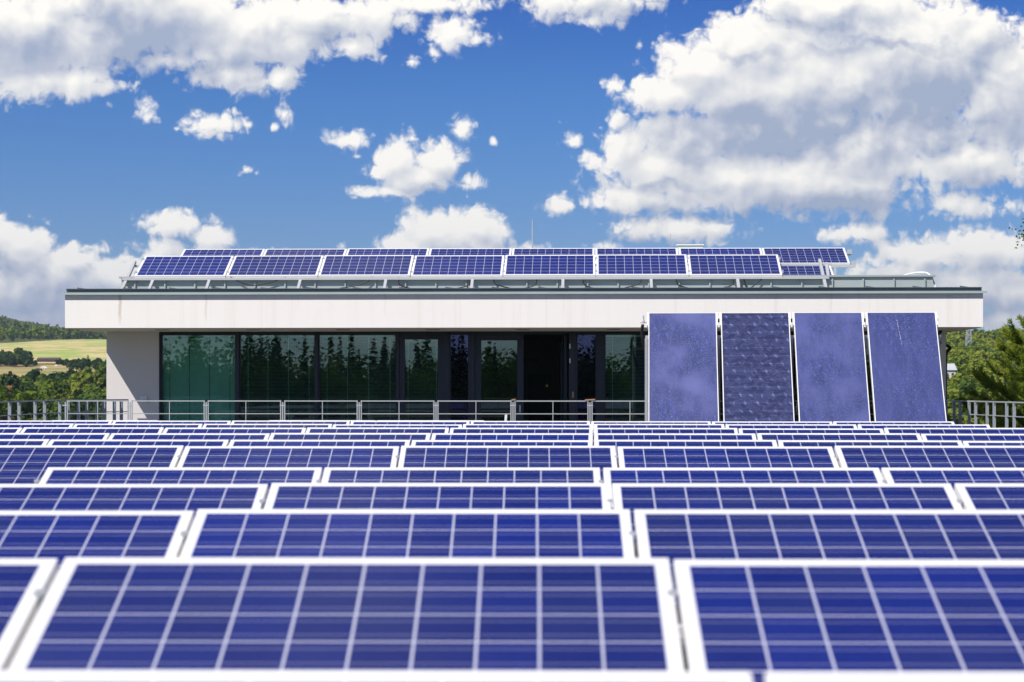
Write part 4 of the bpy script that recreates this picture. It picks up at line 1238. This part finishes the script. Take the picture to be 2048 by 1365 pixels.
# grazing sheep, each a body, head and four legs
WOOL = plain('wool', (.72, .70, .64), 1.0); WOOLD = plain('dark_wool', (.05, .045, .04), 1.0)
for i, (px, py, dark, lab) in enumerate(((84.5, 738, 0, 'white sheep grazing at the left of the small flock'), (88, 737, 0, 'white sheep grazing in the middle of the small flock'), (91.5, 738.5, 0, 'white sheep grazing at the right of the small flock'),
                                         (112.5, 734, 0, 'lone white sheep grazing apart on the pasture'), (80.5, 742, 1, 'dark sheep grazing just below the white flock'), (75.5, 741, 1, 'dark sheep grazing at the far left of the flock'))):
    # drop it where the line of sight meets the pasture
    Y = 470.0
    while Y < 770 and float(ground((px - CX) / F * Y, Y)) + .25 < ztop(py + 1.5, Y): Y += 2
    X = (px - CX) / F * Y; z = float(ground(X, Y)) + .2
    mb = MB(); mb.tube([(X - .55, Y, z + .62), (X - .45, Y, z + .66), (X, Y, z + .68), (X + .4, Y, z + .66), (X + .52, Y, z + .6)], [.1, .26, .3, .27, .1], 10)
    for a in (-.35, .33):
        for b_ in (-.14, .14): mb.tube([(X + a, Y + b_, z + .5), (X + a, Y + b_, z)], [.06, .045], 6)
    mb.tube([(X + .45, Y, z + .68), (X + .62, Y, z + .5), (X + .74, Y, z + .3)], [.14, .11, .06], 8)
    single('sheep', lab, 'sheep', mb, WOOLD if dark else WOOL, (X, Y, z), 0, 'sheep on the pasture')

# ------------------------------------------------------------------ pine beyond the right railing
def pine():
    Y0 = 38.6; X0 = (2136 - CX) / F * Y0; z0 = float(ground(X0, Y0))
    th = Thing('pine_tree', 'bushy green pine with long needles behind the right railing', 'tree', (X0, Y0, z0), 0)
    ztopp = ztop(535, Y0)
    tr_ = MB(); tr_.tube([(0, 0, -.4), (.05, 0, (ztopp - z0) * .5), (0, .05, (ztopp - z0) * .85), (0, 0, ztopp - z0)], [.16, .12, .05, .015], 10)
    link('trunk', tr_.mesh('trunk', M['bark'], (0, 0, 0), True), th.o)
    rr = random.Random(4)
    br = MB(); shoots = []
    z = -3.2 + ZC
    top = ztopp
    while z < top - .15:
        Rb = min(2.6, (top - z) * .60 + .12)
        nb = 6 if z > -1 else 5
        a0 = rr.uniform(0, 6.28)
        for k in range(nb):
            a = a0 + k * 6.283 / nb + rr.uniform(-.25, .25)
            L = Rb * rr.uniform(.82, 1.1)
            d = Vector((math.cos(a), math.sin(a), 0))
            p0 = Vector((0, 0, z - z0)); p1 = p0 + d * L * .5 + Vector((0, 0, L * .10)); p2 = p0 + d * L + Vector((0, 0, L * .38))
            pts = curve([tuple(p0), tuple(p1), tuple(p2)], 5)
            br.tube(pts, [max(.006, .03 * (1 - i / len(pts))) for i in range(len(pts))], 6)
            dirt = (p2 - p1).normalized()
            shoots.append((p2, (dirt + Vector((0, 0, .5))).normalized(), .30))
            nt = int(5 + L * 7)
            for j in range(nt):
                t = rr.uniform(.28, .98); q = pts[min(len(pts) - 1, int(t * (len(pts) - 1)))]
                side = d.cross(Vector((0, 0, 1))) * rr.choice((-1, 1))
                sl = rr.uniform(.22, .55) * (1.15 - t * .5) * min(1, L)
                dd = (d * .75 + side * rr.uniform(.4, 1.0) + Vector((0, 0, rr.uniform(.15, .8)))).normalized()
                e = q + dd * sl
                br.tube([tuple(q), tuple(q + dd * sl * .6), tuple(e)], [.009, .007, .004], 5)
                shoots.append((e, (dd + Vector((0, 0, .75))).normalized(), rr.uniform(.20, .34)))
                shoots.append((q + dd * sl * .55, (dd + Vector((0, 0, .45))).normalized(), rr.uniform(.18, .28)))
        z += .34
    shoots.append((Vector((0, 0, top - z0)), Vector((0, 0, 1)), .35))
    link('branches', br.mesh('branches', M['bark']), th.o)
    npn = 85
    n = len(shoots) * npn
    C0 = np.repeat(np.array([s[0][:] for s in shoots]), npn, 0); A = np.repeat(np.array([s[1][:] for s in shoots]), npn, 0); L = np.repeat(np.array([s[2] for s in shoots]), npn)
    t = rng.uniform(-.6, .35, n)
    side = rng.normal(size=(n, 3)); side -= A * np.sum(side * A, 1, keepdims=True); side /= np.linalg.norm(side, axis=1, keepdims=True)
    sp = rng.uniform(.7, 1.5, n) * np.where(t > .2, .5, 1)
    D = A + side * sp[:, None]; D /= np.linalg.norm(D, axis=1, keepdims=True)
    ln = rng.uniform(.035, .058, n)
    P = C0 + A * (t * L)[:, None] + D * ln[:, None]
    N = np.cross(D, rng.normal(size=(n, 3)))
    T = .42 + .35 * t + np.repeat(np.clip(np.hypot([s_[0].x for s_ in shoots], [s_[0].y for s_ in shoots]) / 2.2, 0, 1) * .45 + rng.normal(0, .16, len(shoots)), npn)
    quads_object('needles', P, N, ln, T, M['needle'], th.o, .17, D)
pine()
# leafy branch reaching in at the upper right from a tree outside the picture
def twig_tree():
    Y0 = 36.0; X0 = (2420 - CX) / F * Y0; z0 = float(ground(X0, Y0))
    th = Thing('leafy_tree', 'broadleaf tree at the right edge, only a few leaves reaching into the sky', 'tree', (X0, Y0, z0), 0)
    tip = at(2036, 468, Y0) - Vector((X0, Y0, z0)); start = Vector((0, 0, tip.z - 1.0))
    br = MB(); br.tube([(0, 0, -.4), (0, 0, tip.z * .6), (0, 0, tip.z + 2.0)], [.2, .14, .05], 10)
    link('trunk', br.mesh('trunk', M['bark'], (0, 0, 0), True), th.o)
    pts = curve([tuple(start), tuple(start * .5 + tip * .5 + Vector((0, 0, .25))), tuple(tip)], 8)
    br = MB(); br.tube(pts, [.05 * (1 - i / len(pts)) + .004 for i in range(len(pts))], 6); 
    link('branch', br.mesh('branch', M['bark']), th.o)
    Ps = []
    for p in pts[6:]:
        for _ in range(26): Ps.append(p + Vector((rng.normal(0, .08), rng.normal(0, .10), rng.normal(-.02, .11))))
    P = np.array([p[:] for p in Ps]); n = len(P)
    quads_object('leaves', P, rng.normal(size=(n, 3)), rng.uniform(.7, 1.2, n) * .030, .45 + rng.normal(0, .2, n), M['leaf'], th.o, .8)
    P, N, T = crown(9000, 1.9, 2.6, tip.z + 2.0, 22, .45)
    P = P[P[:, 0] > -1.9]; k = len(P)
    quads_object('crown', P, N[:k], rng.uniform(.7, 1.2, k) * .075, T[:k], M['leaf'], th.o, .8)
twig_tree()

# ------------------------------------------------------------------ summer haze in the air
hm = bpy.data.materials.new('haze'); hm.use_nodes = True
ht = NT(hm.node_tree); ht.n.clear()
pv = ht.node('ShaderNodeVolumePrincipled')
pv.inputs['Color'].default_value = (.62, .76, .95, 1)
pv.inputs['Density'].default_value = .000125
pv.inputs['Anisotropy'].default_value = .2
ho = ht.node('ShaderNodeOutputMaterial'); ht.l.new(pv.outputs[0], ho.inputs['Volume'])
hb = MB(); hb.box(-7200, 7200, -7200, 7200, -18, 230)
o = link('haze', hb.mesh('haze', hm)); o['kind'] = 'stuff'
